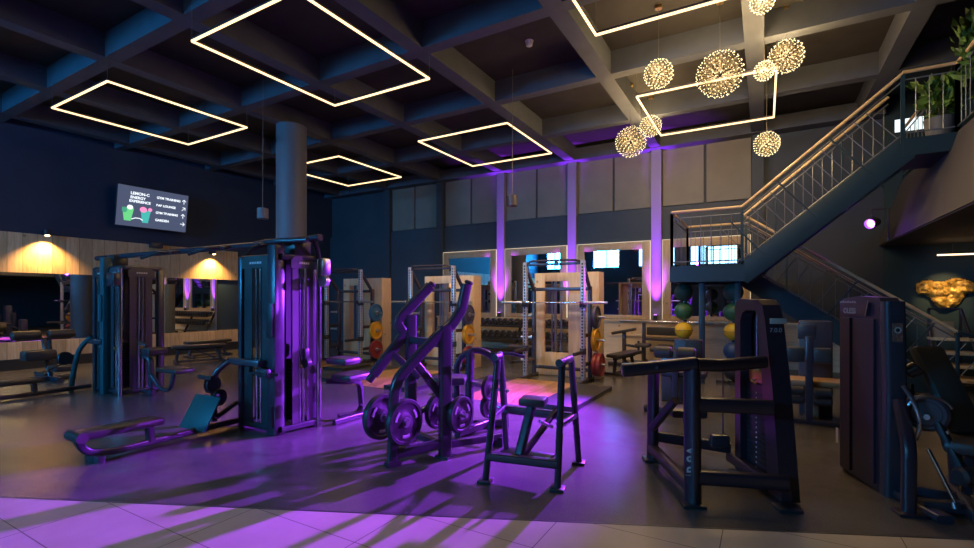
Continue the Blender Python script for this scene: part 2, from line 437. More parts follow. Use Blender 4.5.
# ---------------------------------------------------------------- column uplights
PURPLE = emit('violet_lens', (.6, .2, 1.), 6., False)
ul = ['behind the bench press bench', 'above the dumbbell rack', 'beside the middle rack', 'nearest the dark blue wall']
for k, x in enumerate((-2.43, -4.73, -7.03)):
    t = thing('uplight', 'small black violet uplight on the ledge at the pilaster '+ul[k], 'uplight', (x, YB-.2, 1.05), 'violet uplights')
    m = MB(); m.b2((x-.06, YB-.26, 1.05), (x+.06, YB-.14, 1.07)); m.cyl((x, YB-.2, 1.07), (x, YB-.2, 1.19), .055, 16); obj('housing', m, BLACK, t)
    m = MB(); m.cyl((x, YB-.2, 1.19), (x, YB-.2, 1.193), .045, 16); obj('lens', m, PURPLE, t)
    lamp('uplight_beam', 'SPOT', (x, YB-.26, 1.21), (.38, .05, 1.), 900, (x, YB-.14, 6.), .04, 44, .8)
    lamp('uplight_throw', 'SPOT', (x, YB-.26, 1.21), (.32, .03, 1.), 4000, (x, YB-.10, 5.6), .04, 15, 1.)

# ---------------------------------------------------------------- purple stage lights and the added warm fill for the racks
for aim, pw, ang in (((-3.5, 4.55, 0), 11500, 52), ((-4.9, 6.5, .0), 4500, 40)):
    lamp('stage_beam', 'SPOT', (-1.66, 9.22, 2.72), (.30, .03, 1.), pw, aim, .08, ang, .85)
lamp('stage_beam_spill', 'POINT', (-1.86, 9.3, 2.75), (.36, .05, 1.), 5, size=.06)
for lx in (-3.4, -6.3, -9.3):  # added warm fill aimed at the racks, no fixtures
    lamp('rack_fill', 'SPOT', (lx, 6.6, 5.75), (1., .72, .42), 420 if lx > -9 else 260, (lx+.1, 9.0, .9), .1, 62, .8)
SC.world = bpy.data.worlds.new('world'); SC.world.use_nodes = True
SC.world.node_tree.nodes['Background'].inputs['Color'].default_value = (.1, .16, .3, 1)
SC.world.node_tree.nodes['Background'].inputs['Strength'].default_value = .0
vs = SC.view_settings; vs.view_transform = 'Standard'; vs.look = 'None'; vs.exposure = .4; vs.gamma = 1; vs.use_curve_mapping = False
SC.cycles.use_denoising = True
SC.cycles.max_bounces = 8; SC.cycles.sample_clamp_indirect = 4
# ---------------------------------------------------------------- LED rectangles under the ceiling
WIRE = mat('thin_wire', (.12, .11, .1), .5)
DGOLD = mat('dark_gold_wire', (.035, .026, .012), .5)
GOLD = mat('brushed_gold', (.55, .38, .16), .3, 1.)
FR = [(-11.23, 3.61, 2.14, 2.39, 'rectangular LED light frame hanging in front of the screen, over the far cable tower'),
      (-6.69, 3.62, 2.11, 2.49, 'largest-looking rectangular LED light frame, over the near cable tower'),
      (-6.61, 8.42, 2.21, 2.28, 'rectangular LED light frame over the middle rack, beside the drum lamp on a long cable'),
      (-11.08, 8.33, 2.1, 2.32, 'rectangular LED light frame half hidden behind the round column'),
      (-1.92, 3.83, 2.1, 2.37, 'rectangular LED light frame cut by the picture top, nearest the camera'),
      (-1.9, 8.44, 2.06, 2.26, 'rectangular LED light frame among the glowing globe pendants')]
for x0, y0, w_, d_, lab in FR:
    z = 5.08
    lamp('frame_glow', 'SPOT', (x0+w_/2, y0+d_/2, z), (1., .62, .28), 48, (x0+w_/2, y0+d_/2, 0), .9, 150, .6)
    t = thing('led_light_frame', lab, 'ceiling light', (x0, y0, z), 'rectangular LED ceiling lights')
    x1, y1 = x0+w_, y0+d_
    for a, b in (((x0, y0), (x1, y0)), ((x1, y0), (x1, y1)), ((x1, y1), (x0, y1)), ((x0, y1), (x0, y0))):
        m = MB(); m.bar((*a, z), (*b, z), .028, .028, .008); lb = obj('light_bar', m, LED, t)
        m = MB(); m.bar((*a, z+.028), (*b, z+.028), .032, .026, .004); obj('housing', m, BLACK, lb)
    for a in ((x0, y0), (x1, y0), (x1, y1), (x0, y1)):
        m = MB(); m.tube([(*a, z+.02), (*a, ZC)], .003, 5); obj('suspension_wire', m, WIRE, t)
# ---------------------------------------------------------------- globe pendants
TIP = emit('globe_led_tip', (1., .78, .40), 2.3, False)
PD = [(-1.34, 7.35, 4.9, .22, 'medium glowing globe pendant next to the largest one, on the side of the purple pilasters'),
      (-.55, 7.65, 4.83, .34, 'largest glowing globe pendant, crossed by the LED frame'),
      (.0, 7.97, 4.88, .145, 'smallest glowing globe pendant, at the corner of the LED frame'),
      (.28, 8.32, 5.17, .25, 'glowing globe pendant just above the smallest one'),
      (-2.09, 10.57, 5.27, .24, 'glowing globe pendant partly overlapped by a bigger low globe'),
      (-2.31, 9.75, 4.74, .32, 'big low glowing globe pendant in front of the violet ceiling edge'),
      (.04, 9.96, 4.38, .23, 'lowest glowing globe pendant, hanging alone near the stair handrail'),
      (-.02, 7.15, 5.44, .155, 'glowing globe pendant cut by the picture top')]
for x, y, z, r, lab in PD:
    r *= .95
    t = thing('globe_pendant', lab, 'pendant lamp', (x, y, z), 'spiky LED globe pendants')
    m = MB(); m.cyl((x, y, ZC-.05), (x, y, ZC), .05, 16); obj('ceiling_rose', m, GOLD, t)
    m = MB(); m.tube([(x, y, z), (x, y, ZC-.05)], .004, 5); obj('cable', m, WIRE, t)
    m = MB(); m.ball((x, y, z), r*.11, 12, 8); obj('core', m, DARK, t)
    n = int(70+r*480); tips = MB(); rods = MB(); pts = []
    for k in range(n):
        zz = 1-2*(k+.5)/n; a = k*PI*(3-5**.5); q = math.sqrt(1-zz*zz)
        d = Vector((q*math.cos(a), q*math.sin(a), zz)); p = V(x, y, z)+d*r*random.uniform(.94, 1.0); pts.append(p)
        rods.tube([V(x, y, z)+d*r*.5, p], .0018, 3)
        s_ = .0088
        tips.add([p+Vector(e)*s_ for e in ((1, 0, 0), (-1, 0, 0), (0, 1, 0), (0, -1, 0), (0, 0, 1), (0, 0, -1))],
                 [(0, 2, 4), (2, 1, 4), (1, 3, 4), (3, 0, 4), (2, 0, 5), (1, 2, 5), (3, 1, 5), (0, 3, 5)])
    for k, p in enumerate(pts):
        for q in sorted(pts, key=lambda o: (o-p).length_squared)[1:3]:
            c_ = V(x, y, z); rods.tube([c_.lerp(p, .93), c_.lerp(q, .70)], .0018, 3)
    m = MB()
    for k in range(10):
        a = 2*PI*k/10; m.tube([(x, y, z), (x+r*.5*math.cos(a), y+r*.5*math.sin(a), z+r*.5*((k % 3)-1)*.5)], .0025, 4)
    obj('hub_spokes', m, DARK, t, kind='stuff'); obj('spokes', rods, DGOLD, t, kind='stuff'); obj('led_tips', tips, TIP, t, kind='stuff')
    lamp('globe_glow', 'POINT', (x, y, z), (1., .66, .28), 950*r*r+14, size=r*.8)
# ---------------------------------------------------------------- drum lamps on long cables
for x, y, z, lab, c in ((-4.09, 8.03, 3.34, 'small black drum lamp hanging low on a long cable over the lifting racks', BLACK),
                        (-8.14, 5.69, 3.1, 'small pale drum lamp hanging beside the round column', COLP)):
    t = thing('drum_pendant', lab, 'pendant lamp', (x, y, z))
    m = MB(); m.cyl((x, y, z), (x, y, z+.2), .1, 24, ch=.01); obj('drum_shade', m, c, t)
    m = MB(); m.tube([(x, y, z+.2), (x, y, z+.3), (x+.01, y, ZC)], .006, 6); obj('cable', m, WIRE, t)
m = MB(); m.lathe([(.0, -.1), (.05, -.08), (.06, -.03), (.07, 0)], (-3.39, 7.28, ZC), (0, 0, 1), 16)
tag(obj('smoke_detector', m, mat('white_plastic', (.7, .7, .72), .4)), 'small white smoke detector under the dark ceiling', 'smoke detector')
# ---------------------------------------------------------------- wall washers over the pine band
WARM = emit('warm_lens', (1., .72, .3), 6., False)
for y, z, lab in ((4.53, 3.12, 'small black wall spotlight on the pine band, nearer the camera'), (8.42, 3.0, 'small black wall spotlight on the pine band beside the round column')):
    t = thing('wall_spotlight', lab, 'wall lamp', (XL+.04, y, z), 'spotlights over the pine band')
    m = MB(); m.b2((XL+.04, y-.05, z-.03), (XL+.07, y+.05, z+.07)); m.bar((XL+.05, y, z+.03), (XL+.22, y, z+.03), .03, .03); m.cyl((XL+.24, y, z-.05), (XL+.2, y, z+.08), .055, 16); obj('housing', m, BLACK, t)
    m = MB(); m.cyl((XL+.2415, y, z-.055), (XL+.24, y, z-.05), .048, 16); obj('lens', m, WARM, t)
    lamp('wall_wash', 'SPOT', (XL+.25, y, z-.075), (1., .58, .17), 230, (XL+.1, y, 1.9), .03, 115, .9)
m = MB(); m.box((XL+.1, 6.89, 3.08), (.16, .3, .16), .02); m.b2((XL+.0, 6.8, 3.0), (XL+.06, 6.98, 3.16))
tag(obj('wall_speaker', m, BLACK), 'small black box speaker on the wall under the screen', 'speaker')
# ---------------------------------------------------------------- screen
tl = math.radians(9)
O = V(XL+.28, 5.84, 3.49); ex = V(0, 1, 0); ey = V(math.sin(tl), 0, math.cos(tl)); ez = ex.cross(ey)
t = thing('wall_screen', 'tilted flat screen with white menu lines and arrows above the pine band', 'screen', O)
W_, H_ = 1.74, 1.06
m = MB(); m.prism([(0, 0), (W_, 0), (W_, H_), (0, H_)], O-ez*.05, ex, ey, .05); obj('casing', m, BLACK, t)
m = MB(); m.prism([(.015, .015), (W_-.015, .015), (W_-.015, H_-.015), (.015, H_-.015)], O, ex, ey, .003)
sc_m, nt, b = nodes_of('screen_picture'); b.inputs['Base Color'].default_value = (.01, .01, .012, 1); b.inputs['Emission Strength'].default_value = 1.
b.inputs['Emission Color'].default_value = (.055, .07, .125, 1)
obj('display', m, sc_m, t)
m = MB(); m.bar(O-ez*.05+ex*.87+ey*.5, V(XL, 6.71, 4.0), .2, .2); obj('bracket', m, BLACK, t)
TXT = emit('screen_white', (.85, .92, 1.), 1., False)
def sb(x, y): return basis(O+ex*x+ey*y+ez*.0045, ex, ey)
tx = [(.30, .84, 'LEMON-C', .10), (.30, .735, 'ENERGY', .095), (.28, .64, 'EXPERIENCE', .09),
      (.92, .83, 'GYM TRAINING', .085), (.92, .63, 'BAR LOUNGE', .08), (.92, .43, 'GYM TRAINING', .08), (.92, .23, 'GARDEN', .085)]
for x, y, s_, z in tx: lettering('menu_line', s_, z, TXT, t, sb(x, y), bold=.003)
def arrow(x, y, ang):
    m = MB(); c, s_ = math.cos(ang), math.sin(ang)
    def P(u, v): return O+ex*(x+u*c-v*s_)+ey*(y+u*s_+v*c)+ez*.005
    for a, b2 in (((-.06, 0), (.06, 0)), ((.06, 0), (.01, .05)), ((.06, 0), (.01, -.05))): m.bar(P(*a), P(*b2), .016, .003, .001, up=ez)
    obj('arrow', m, TXT, t)
for y, a in ((.85, 90), (.65, 45), (.45, 90), (.23, 0)): arrow(1.62, y, math.radians(a))
def blob(name, cx, cy, pts, col, dz=.005):
    m = MB(); m.prism([(cx+a, cy+b) for a, b in pts], O+ez*dz, ex, ey, .001); obj(name, m, emit('screen_'+name, col, 1., False), t)
cup = [(-.12, .17), (.12, .17), (.07, -.16), (-.07, -.16)]
blob('green_drink', .27, .31, [(a*1.1, b) for a, b in cup], (.12, .55, .2)); blob('teal_drink', .68, .3, cup, (.05, .4, .36))
el = lambda rx, ry: [(rx*math.cos(2*PI*k/18), ry*math.sin(2*PI*k/18)) for k in range(18)]
blob('white_foam', .31, .5, el(.07, .06), (.8, .9, .85), .006); blob('pink_flower', .62, .48, el(.085, .075), (.85, .25, .5), .006); blob('pink_petal', .78, .5, el(.05, .05), (.8, .25, .5), .006)
blob('green_leaf', .19, .42, el(.06, .07), (.05, .3, .18), .0062)
m = MB(); m.tube([O+ex*a+ey*b+ez*.006 for a, b in ((.36, .2), (.45, .24), (.55, .24), (.62, .2))], .012, 6); obj('white_swirl', m, TXT, t)
# ---------------------------------------------------------------- violet stage spots
def stage_spot(p, aim, lab, arm):
    t = thing('stage_spotlight', lab, 'stage light', p)
    p, d = V(p), (V(aim)-V(p)).normalized()
    m = MB(); m.lathe([(.05, -.16), (.09, -.13), (.1, .06), (.1, .1), (.088, .1), (.085, .0)], p, d, 20); obj('housing', m, BLACK, t)
    m = MB(); m.lathe([(0, .01), (.085, .01)], p, d, 20); obj('lens', m, emit('stage_lens', (.5, .14, 1.), 7., False), t)
    m = MB(); m.tube(arm, .018, 8); m.tube([V(arm[-1]), V(arm[-1])+V(0, 0, -.12), p-d*.05+V(0, 0, .1)], .012, 6); obj('yoke', m, BLACK, t)
    return t
stage_spot((1.8, 11.7, 3.06), (-3.2, 4.2, .6), 'glowing violet stage spotlight on a pole at the mezzanine edge under the stairs', [(2.04, 11.7, 2.70), (2.04, 11.7, 3.32), (1.8, 11.7, 3.32)])
lamp('stage_beam_side', 'SPOT', (1.71, 11.56, 2.99), (.36, .04, 1.), 900, (-3.6, 4.1, .7), .08, 32, .8)
lamp('stage_beam_front', 'SPOT', (2.4, 7.0, 2.62), (.34, .04, 1.), 2600, (-2.7, 4.05, 1.0), .08, 25, .8)
lamp('stage_spill', 'POINT', (1.7, 11.55, 3.06), (.45, .1, 1.), 3, size=.08)
# ---------------------------------------------------------------- light bar under the mezzanine
t = thing('light_bar_pendant', 'slim warm light bar under the mezzanine, above the gold relief', 'ceiling light', (3., 12.7, 2.47))
m = MB(); m.bar((2.97, 12.7, 2.47), (4.9, 12.7, 2.47), .03, .03, .008); obj('light_bar', m, emit('soft_bar', (1., .7, .42), 2.2), t)
for x in (3.2, 4.7):
    m = MB(); m.tube([(x, 12.7, 2.48), (x, 12.7, 2.72)], .004, 5); obj('suspension_wire', m, WIRE, t)
m = MB(); m.cyl((4.0, 12.75, 2.66), (4.0, 12.75, 2.72), .05, 14); o = obj('picture_spotlight', m, BLACK); tag(o, 'small recessed spot in the soffit above the gold relief', 'spotlight')
lamp('relief_spot', 'SPOT', (3.2, 12.1, 2.6), (1., .62, .25), 75, (3.17, 13.0, 1.68), .04, 44, .8)
# ---------------------------------------------------------------- cable multi station: two stack towers and a crossover beam
t = thing('cable_multi_station', 'cable crossover station of two tall stack towers joined by a long overhead beam', 'cable machine', (-5.3, 4., 0))
UPZ = 2.2
SHROUD_TEAL_LIT = mat('teal_lit_smoked_shroud', (.035, .06, .065), .22, spec=.7)  # teal light on the camera-facing shields put into the colour
def stack_bay(p0, p1, dn, zb=.1, zt=2.1, bay='shroud', m_=SHROUD):
    """one weight stack behind smoked side shields, seen along dn; p0-p1 is its foot line"""
    p0, p1, dn = V(*p0, 0), V(*p1, 0), V(*dn, 0); e = (p1-p0).normalized(); L = (p1-p0).length; c = (p0+p1)/2
    m = MB()                                                       # two long shield leaves with the slot between them
    for a, b in ((.03, L*.33), (L*.67, L-.03)):
        q = [(a, zb), (b, zb), (b, zt-.12), (a, zt-.12)]
        m.prism(q, p0+dn*.0, e, (0, 0, 1), .012)
    s = obj(bay, m, m_, t)
    m = MB(); m.b2((-1, -1, 0), (-.99, -.99, .01)); m.v.clear(); m.f.clear(); m.m.clear()
    m.prism([(.0, zt-.13), (L, zt-.13), (L, zt-.03), (L-.06, zt+.02), (.06, zt+.02), (0, zt-.03)], p0+dn*.01, e, (0, 0, 1), .02)
    h = obj('header_plate', m, m_, t)
    m = MB()
    for k in range(5): m.prism([(L*.3+k*L*.085, zt-.075), (L*.3+k*L*.085+L*.06, zt-.075), (L*.3+k*L*.085+L*.07, zt-.05), (L*.3+k*L*.085+L*.012, zt-.05)], p0+dn*.034, e, (0, 0, 1), .002)
    obj('header_mark', m, WHITE_MARK, h)
    m = MB()
    for a in (.43, .57): m.cyl(p0+e*L*a-dn*.015+V(0, 0, .1), p0+e*L*a-dn*.015+V(0, 0, zt-.1), .017, 10)
    obj('guide_rod', m, CHROME, t)
    m = MB()
    for k in range(18): m.box(c-dn*.11+V(0, 0, .14+k*.042), (L*.5, .12, .036) if abs(e.x) > .7 else (.12, L*.5, .036), .004)
    st = obj('weight_stack', m, DARK, t)
    m = MB()
    for k in range(18): m.box(c-dn*.045+e*L*.03+V(0, 0, .14+k*.042), (.018, .004, .014) if abs(e.x) > .7 else (.004, .018, .014))
    obj('plate_numbers', m, WHITE_MARK, st)
    m = MB(); m.box(c-dn*.1+V(0, 0, 1.0), (.1, .1, .16), .02); m.tube([c-dn*.1+V(0, 0, 1.), c-dn*.1+V(0, 0, zt)], .005, 6); obj('top_carriage', m, BLACK, t)
    m = MB(); m.lathe([(.0, -.02), (.022, -.02), (.03, .0), (.022, .02), (0, .02)], c+dn*.01+V(0, 0, .78), dn, 12); obj('selector_pin', m, BRASS, t)
    m = MB(); m.box((p0+p1)/2-dn*.2+V(0, 0, 1.1), (L-.05, .012, 2.0) if abs(e.x) > .7 else (.012, L-.05, 2.), 0); obj('back_shield', m, m_, t)

# ---- near tower (bays look toward the seats in front and toward the racks)
stack_bay((-5.61, 3.66), (-5.05, 3.66), (0, -1), m_=SHROUD_TEAL_LIT)
stack_bay((-4.90, 3.78), (-4.90, 4.14), (1, 0))
m = MB(); m.b2((-5.07, 3.60, 0), (-4.93, 3.74, 2.24), .015); obj('corner_column', m, BLACK, t)
m = MB(); m.b2((-4.955, 3.575, .1), (-4.975, 3.6, .35)); m.box((-5., 3.59, 1.35), (.11, .03, .4), .01); n_ = obj('column_cover', m, DARK, t)
m = MB(); m.cyl((-4.85, 4.17, 0), (-4.85, 4.17, 2.12), .032, 16); obj('chrome_column', m, CHROME, t)
m = MB(); m.b2((-5.67, 3.62, 0), (-5.6, 3.72, 2.12), .012); obj('side_upright', m, BLACK, t)
m = MB(); m.b2((-5.67, 4.15, 0), (-5.58, 4.24, 2.12), .012); m.b2((-5.04, 4.16, 0), (-4.95, 4.25, 2.12), .012); obj('rear_upright', m, BLACK, t)
m = MB()
for z in (.06, 2.1):
    m.bar((-5.65, 3.68, z), (-4.93, 3.68, z), .07, .07); m.bar((-4.93, 3.68, z), (-4.88, 4.2, z), .07, .07); m.bar((-5.63, 4.2, z), (-4.9, 4.2, z), .07, .07); m.bar((-5.63, 3.68, z), (-5.63, 4.2, z), .07, .07)
obj('tower_frame', m, BLACK, t)
m = MB(); m.b2((-5.72, 3.5, .80), (-5.1, 3.62, .88), .02); m.tube([(-5.68, 3.52, .84), (-5.8, 3.40, .7), (-5.86, 3.44, .1)], .035, 10, fr=.1); obj('pulley_arm', m, BLACK, t)
m = MB()
for q in ((-5.8, 3.38, .56), (-5.76, 3.43, .40)): m.lathe([(.0, -.03), (.10, -.03), (.105, -.015), (.085, 0), (.105, .015), (.10, .03), (0, .03)], q, (1, .2, 0), 20)
obj('pulley_wheel', m, DARK, t)
m = MB(); m.bar((-5.92, 3.3, .66), (-5.66, 3.3, .66), .05, .05); obj('grip_bar', m, RUBBER, t)
m = MB(); m.tube([(-5.76, 3.43, .44), (-5.72, 3.39, .47), (-5.66, 3.35, .47)], .014, 6); m.tube([(-5.66, 3.35, .47), (-5.6, 3.33, .46)], .02, 6); obj('chain', m, CHROME, t)
for y in (3.0, 3.3):
    pass
# low handles, control block on the faces
m = MB(); m.tube([(-5.35, 3.58, .78), (-5.25, 3.5, .72), (-5.02, 3.48, .76), (-4.86, 3.6, .72)], .02, 8, fr=.05); m.box((-5.02, 3.52, .74), (.2, .07, .1), .02); obj('cable_handle', m, RUBBER, t)
m = MB(); m.b2((-4.87, 3.93, .85), (-4.81, 4.0, 1.0), .015); m.lathe([(0, -.03), (.06, -.03), (.065, 0), (.06, .03), (0, .03)], (-4.83, 3.97, .82), (0, 1, 0), 16); obj('slide_pulley', m, DARK, t)
# ---- the seat and low foot on the far side of the near tower
for z, y0, y1 in ((.60, 4.3, 4.75), (.82, 4.22, 4.5)):
    m = MB(); m.box((-4.62, (y0+y1)/2, z), (.36, y1-y0, .09), .035); obj('seat_pad' if z < .7 else 'knee_pad', m, VINYL, t)
m = MB(); m.pipe([(-4.86, 4.3, .55), (-4.72, 4.5, .52), (-4.72, 4.75, .5), (-4.74, 4.8, .05), (-4.86, 4.5, .05)], .07, .07, .14); m.bar((-4.9, 4.9, .035), (-4.55, 4.9, .035), .07, .07); m.bar((-4.72, 4.3, .035), (-4.72, 4.9, .035), .07, .07); obj('seat_frame', m, BLACK, t)

# ---- row bench in front of a tower, along x
def row_bench(x, y1, y0, seat_rail, footplate):
    m = MB(); m.pipe([(x, y1, .07), (x, y0+.32, .05), (x, y0+.1, .09), (x, y0+.03, .26)], .07, .07, .18); m.bar((x, y0+.18, .0), (x, y0+.18, .06), .07, .3); obj('row_rail', m, BLACK, t)
    m = MB(); m.bar((x, y0+.68, .06), (x, y0+.66, .26), .09, .07); obj('seat_post', m, BLACK, t)
    m = MB(); m.box((x, y0+.40, .275), (.25, .74, .08), .03); m.cyl((x-.14, y0+.03, .27), (x+.14, y0+.03, .27), .05, 16); obj('row_seat', m, VINYL, t)
    if footplate:
        m = MB(); y = y0+1.12
        R = Matrix.Rotation(math.radians(-28), 4, 'X') @ Matrix.Rotation(math.radians(0), 4, 'Z')
        m.box((x-.06, y+.12, .25), (.52, .025, .42), .01, M=R); obj('foot_plate', m, mat('teal_lit_foot_plate', (.02, .12, .12), .45), t)  # teal daylight put into the plate colour
        m = MB(); m.bar((x-.02, y+.06, .04), (x-.02, y+.06, .1), .07, .05); m.bar((x, y+.27, .16), (x, y1, .3), .05, .05); obj('foot_plate_strut', m, BLACK, t)
row_bench(-5.75, 3.66, 2.0, .3, True)

# ---- far tower
stack_bay((-10.05, 3.84), (-9.72, 3.84), (0, -1), m_=SHROUD_TEAL_LIT)
stack_bay((-9.55, 3.84), (-9.16, 3.84), (0, -1))
stack_bay((-9.12, 3.90), (-9.12, 4.3), (1, 0))
TEAL_LIT = mat('teal_lit_column', (.02, .10, .115), .35)  # teal light falling on the far tower put into this colour
m = MB(); m.b2((-9.71, 3.74, 0), (-9.57, 3.9, 2.3), .015); m.box((-9.64, 3.73, 1.45), (.1, .04, .45), .01); obj('corner_column', m, TEAL_LIT, t)
m = MB(); m.cyl((-9.13, 3.80, 0), (-9.13, 3.80, 2.1), .035, 16); obj('chrome_column', m, CHROME, t)
m = MB(); m.b2((-10.13, 3.8, 0), (-10.05, 3.9, 2.14), .012); obj('side_upright', m, BLACK, t)
m = MB(); m.b2((-10.1, 4.4, 0), (-10.01, 4.49, 2.14), .012); m.b2((-9.2, 4.36, 0), (-9.1, 4.46, 2.14), .012); obj('rear_upright', m, BLACK, t)
m = MB()
for z in (.06, 2.12):
    m.bar((-10.1, 3.86, z), (-9.13, 3.86, z), .07, .07); m.bar((-9.13, 3.86, z), (-9.13, 4.4, z), .07, .07); m.bar((-10.08, 4.43, z), (-9.13, 4.41, z), .07, .07); m.bar((-10.08, 3.86, z), (-10.08, 4.4, z), .07, .07)
obj('tower_frame', m, BLACK, t)
m = MB(); m.box((-9.2, 3.74, 1.92), (.26, .12, .22), .03); m.b2((-10.1, 3.72, .83), (-9.6, 3.8, .92), .02); obj('pulley_block', m, BLACK, t)
m = MB(); m.tube([(-10.1, 3.78, .95), (-10.3, 3.68, .75), (-10.42, 3.64, .35), (-10.46, 3.62, 0)], .04, 10, fr=.2); obj('pulley_arm', m, TEAL_LIT, t)
m = MB(); m.lathe([(.0, -.03), (.11, -.03), (.115, -.015), (.09, 0), (.115, .015), (.11, .03), (0, .03)], (-10.42, 3.52, .58), (1, .2, 0), 20); m.tube([(-10.4, 3.5, .5), (-10.4, 3.3, .4), (-10.4, 3.2, .38)], .012, 6); obj('pulley_wheel', m, DARK, t)
m = MB(); m.bar((-10.62, 3.2, .36), (-10.2, 3.2, .36), .05, .04); obj('grip_bar', m, RUBBER, t)
row_bench(-10.32, 3.85, 2.42, .3, False)
m = MB(); m.tube([(-9.05, 4.1, .65), (-8.86, 4.12, .62), (-8.8, 4.12, .1), (-8.86, 4.12, .0)], .05, 10, fr=.15); m.tube([(-8.82, 4.12, .35), (-8.55, 4.14, .12), (-8.3, 4.16, .12), (-8.2, 4.16, .42)], .035, 10, fr=.15); m.bar((-9.1, 4.12, .05), (-8.75, 4.12, .05), .07, .06); obj('side_seat_frame', m, BLACK, t)
m = MB(); m.box((-8.2, 4.18, .46), (.62, .32, .07), .03); obj('side_seat', m, VINYL, t)
m = MB(); m.box((-8.72, 4.12, .74), (.26, .3, .12), .03); m.tube([(-8.95, 4.0, .9), (-8.6, 3.95, .84)], .03, 8); obj('knee_pad', m, VINYL, t)
# ---- overhead crossover beam with pull-up grips
m = MB(); m.tube([(-10.42, 3.98, 2.33), (-9.7, 4., 2.335), (-5.3, 4., 2.32), (-4.6, 3.98, 2.34)], .042, 12); obj('crossover_beam', m, BLACK, t)
m = MB(); m.b2((-9.8, 3.88, 2.12), (-9.55, 4.1, 2.36), .02); m.b2((-5.12, 3.85, 2.1), (-4.9, 4.1, 2.34), .02); obj('beam_bracket', m, DARK, t)
for x in (-7.9, -6.6):
    m = MB(); m.tube([(x, 3.98, 2.32), (x-.05, 3.8, 2.3), (x-.32, 3.7, 2.22)], .022, 8, fr=.05); m.tube([(x+.2, 3.98, 2.32), (x+.25, 3.8, 2.3), (x+.52, 3.72, 2.26)], .022, 8, fr=.05); obj('pull_up_grip', m, RUBBER, t)
m = MB(); m.tube([(-5.75, 3.92, 2.32), (-5.2, 3.72, 2.3), (-4.68, 3.86, 2.3)], .035, 10, fr=.2); obj('pull_up_bar', m, BLACK, t)
m = MB(); m.tube([(-5.65, 3.68, 2.1), (-5.62, 3.8, 2.26), (-5.5, 3.98, 2.32)], .03, 8, fr=.1); m.tube([(-4.85, 4.17, 2.1), (-4.8, 4.1, 2.25), (-4.75, 4., 2.33)], .03, 8, fr=.1); obj('beam_brace', m, DARK, t)
m = MB(); m.box((-4.78, 4.2, 2.0), (.1, .14, .22), .03); m.lathe([(0, -.03), (.07, -.03), (.075, 0), (.07, .03), (0, .03)], (-4.74, 4.16, 1.82), (0, 1, 0), 16); obj('top_pulley', m, STEEL, t)
# ---------------------------------------------------------------- weight plates
def plate_proto(r, th, col, name, hubm=STEEL):
    """disc along +X, bore at the origin"""
    o = thing(name, '', 'weight plate', (0, 0, 0))
    m = MB(); m.lathe([(.026, -th*.35), (r*.38, -th*.35), (r*.42, -th*.28), (r*.8, -th*.28), (r*.84, -th*.5), (r*.97, -th*.5), (r, -th*.35), (r, th*.35), (r*.97, th*.5), (r*.84, th*.5), (r*.8, th*.28), (r*.42, th*.28), (r*.38, th*.35), (.026, th*.35), (.026, -th*.35)], (0, 0, 0), (1, 0, 0), 36)
    d = obj('disc', m, col, o)
    m = MB(); m.lathe([(.026, -th*.52), (.05, -th*.52), (.05, th*.52), (.026, th*.52), (.026, -th*.52)], (0, 0, 0), (1, 0, 0), 20); obj('hub_ring', m, hubm, o)
    return o
PB = plate_proto(.225, .07, RUBBER, 'weight_plate')
PS = plate_proto(.185, .06, RUBBER, 'weight_plate')
PT = plate_proto(.15, .05, RUBBER, 'weight_plate')
# raised grip slots and pale figures on the black plates
m = MB()
for k in range(3):
    a = 2*PI*k/3+.5
    for s_ in (-1, 1): m.sweep([(s_*.026, .14*math.cos(a+q), .14*math.sin(a+q)) for q in (-.35, -.17, 0, .17, .35)], rrect(.03, .008, .003), (s_, 0, 0))
obj('lettering', m, GREY_MARK, PB.children[0])
m = MB()
for k in range(3):
    a = 2*PI*k/3+.5
    for s_ in (-1, 1): m.sweep([(s_*.0225, .115*math.cos(a+q), .115*math.sin(a+q)) for q in (-.35, -.17, 0, .17, .35)], rrect(.026, .008, .003), (s_, 0, 0))
obj('lettering', m, GREY_MARK, PS.children[0])
def bumper(col, name, r=.225): return plate_proto(r, .075, mat(col[0], col[1], .42), 'weight_plate')
PBL = bumper(('blue_plate', (.03, .14, .30)), 'p'); PYE = bumper(('yellow_plate', (.72, .36, .02)), 'p'); PRE = bumper(('red_plate', (.26, .03, .03)), 'p'); PVI = bumper(('dark_plate', (.06, .06, .12)), 'p')
used = set()
def put(proto, loc, rz, label, group):
    if proto.name in used: return dup(proto, None, loc, rz, label, group)
    used.add(proto.name); proto.location = loc; proto.rotation_euler.z = rz; proto['label'] = label; proto['group'] = group; return proto
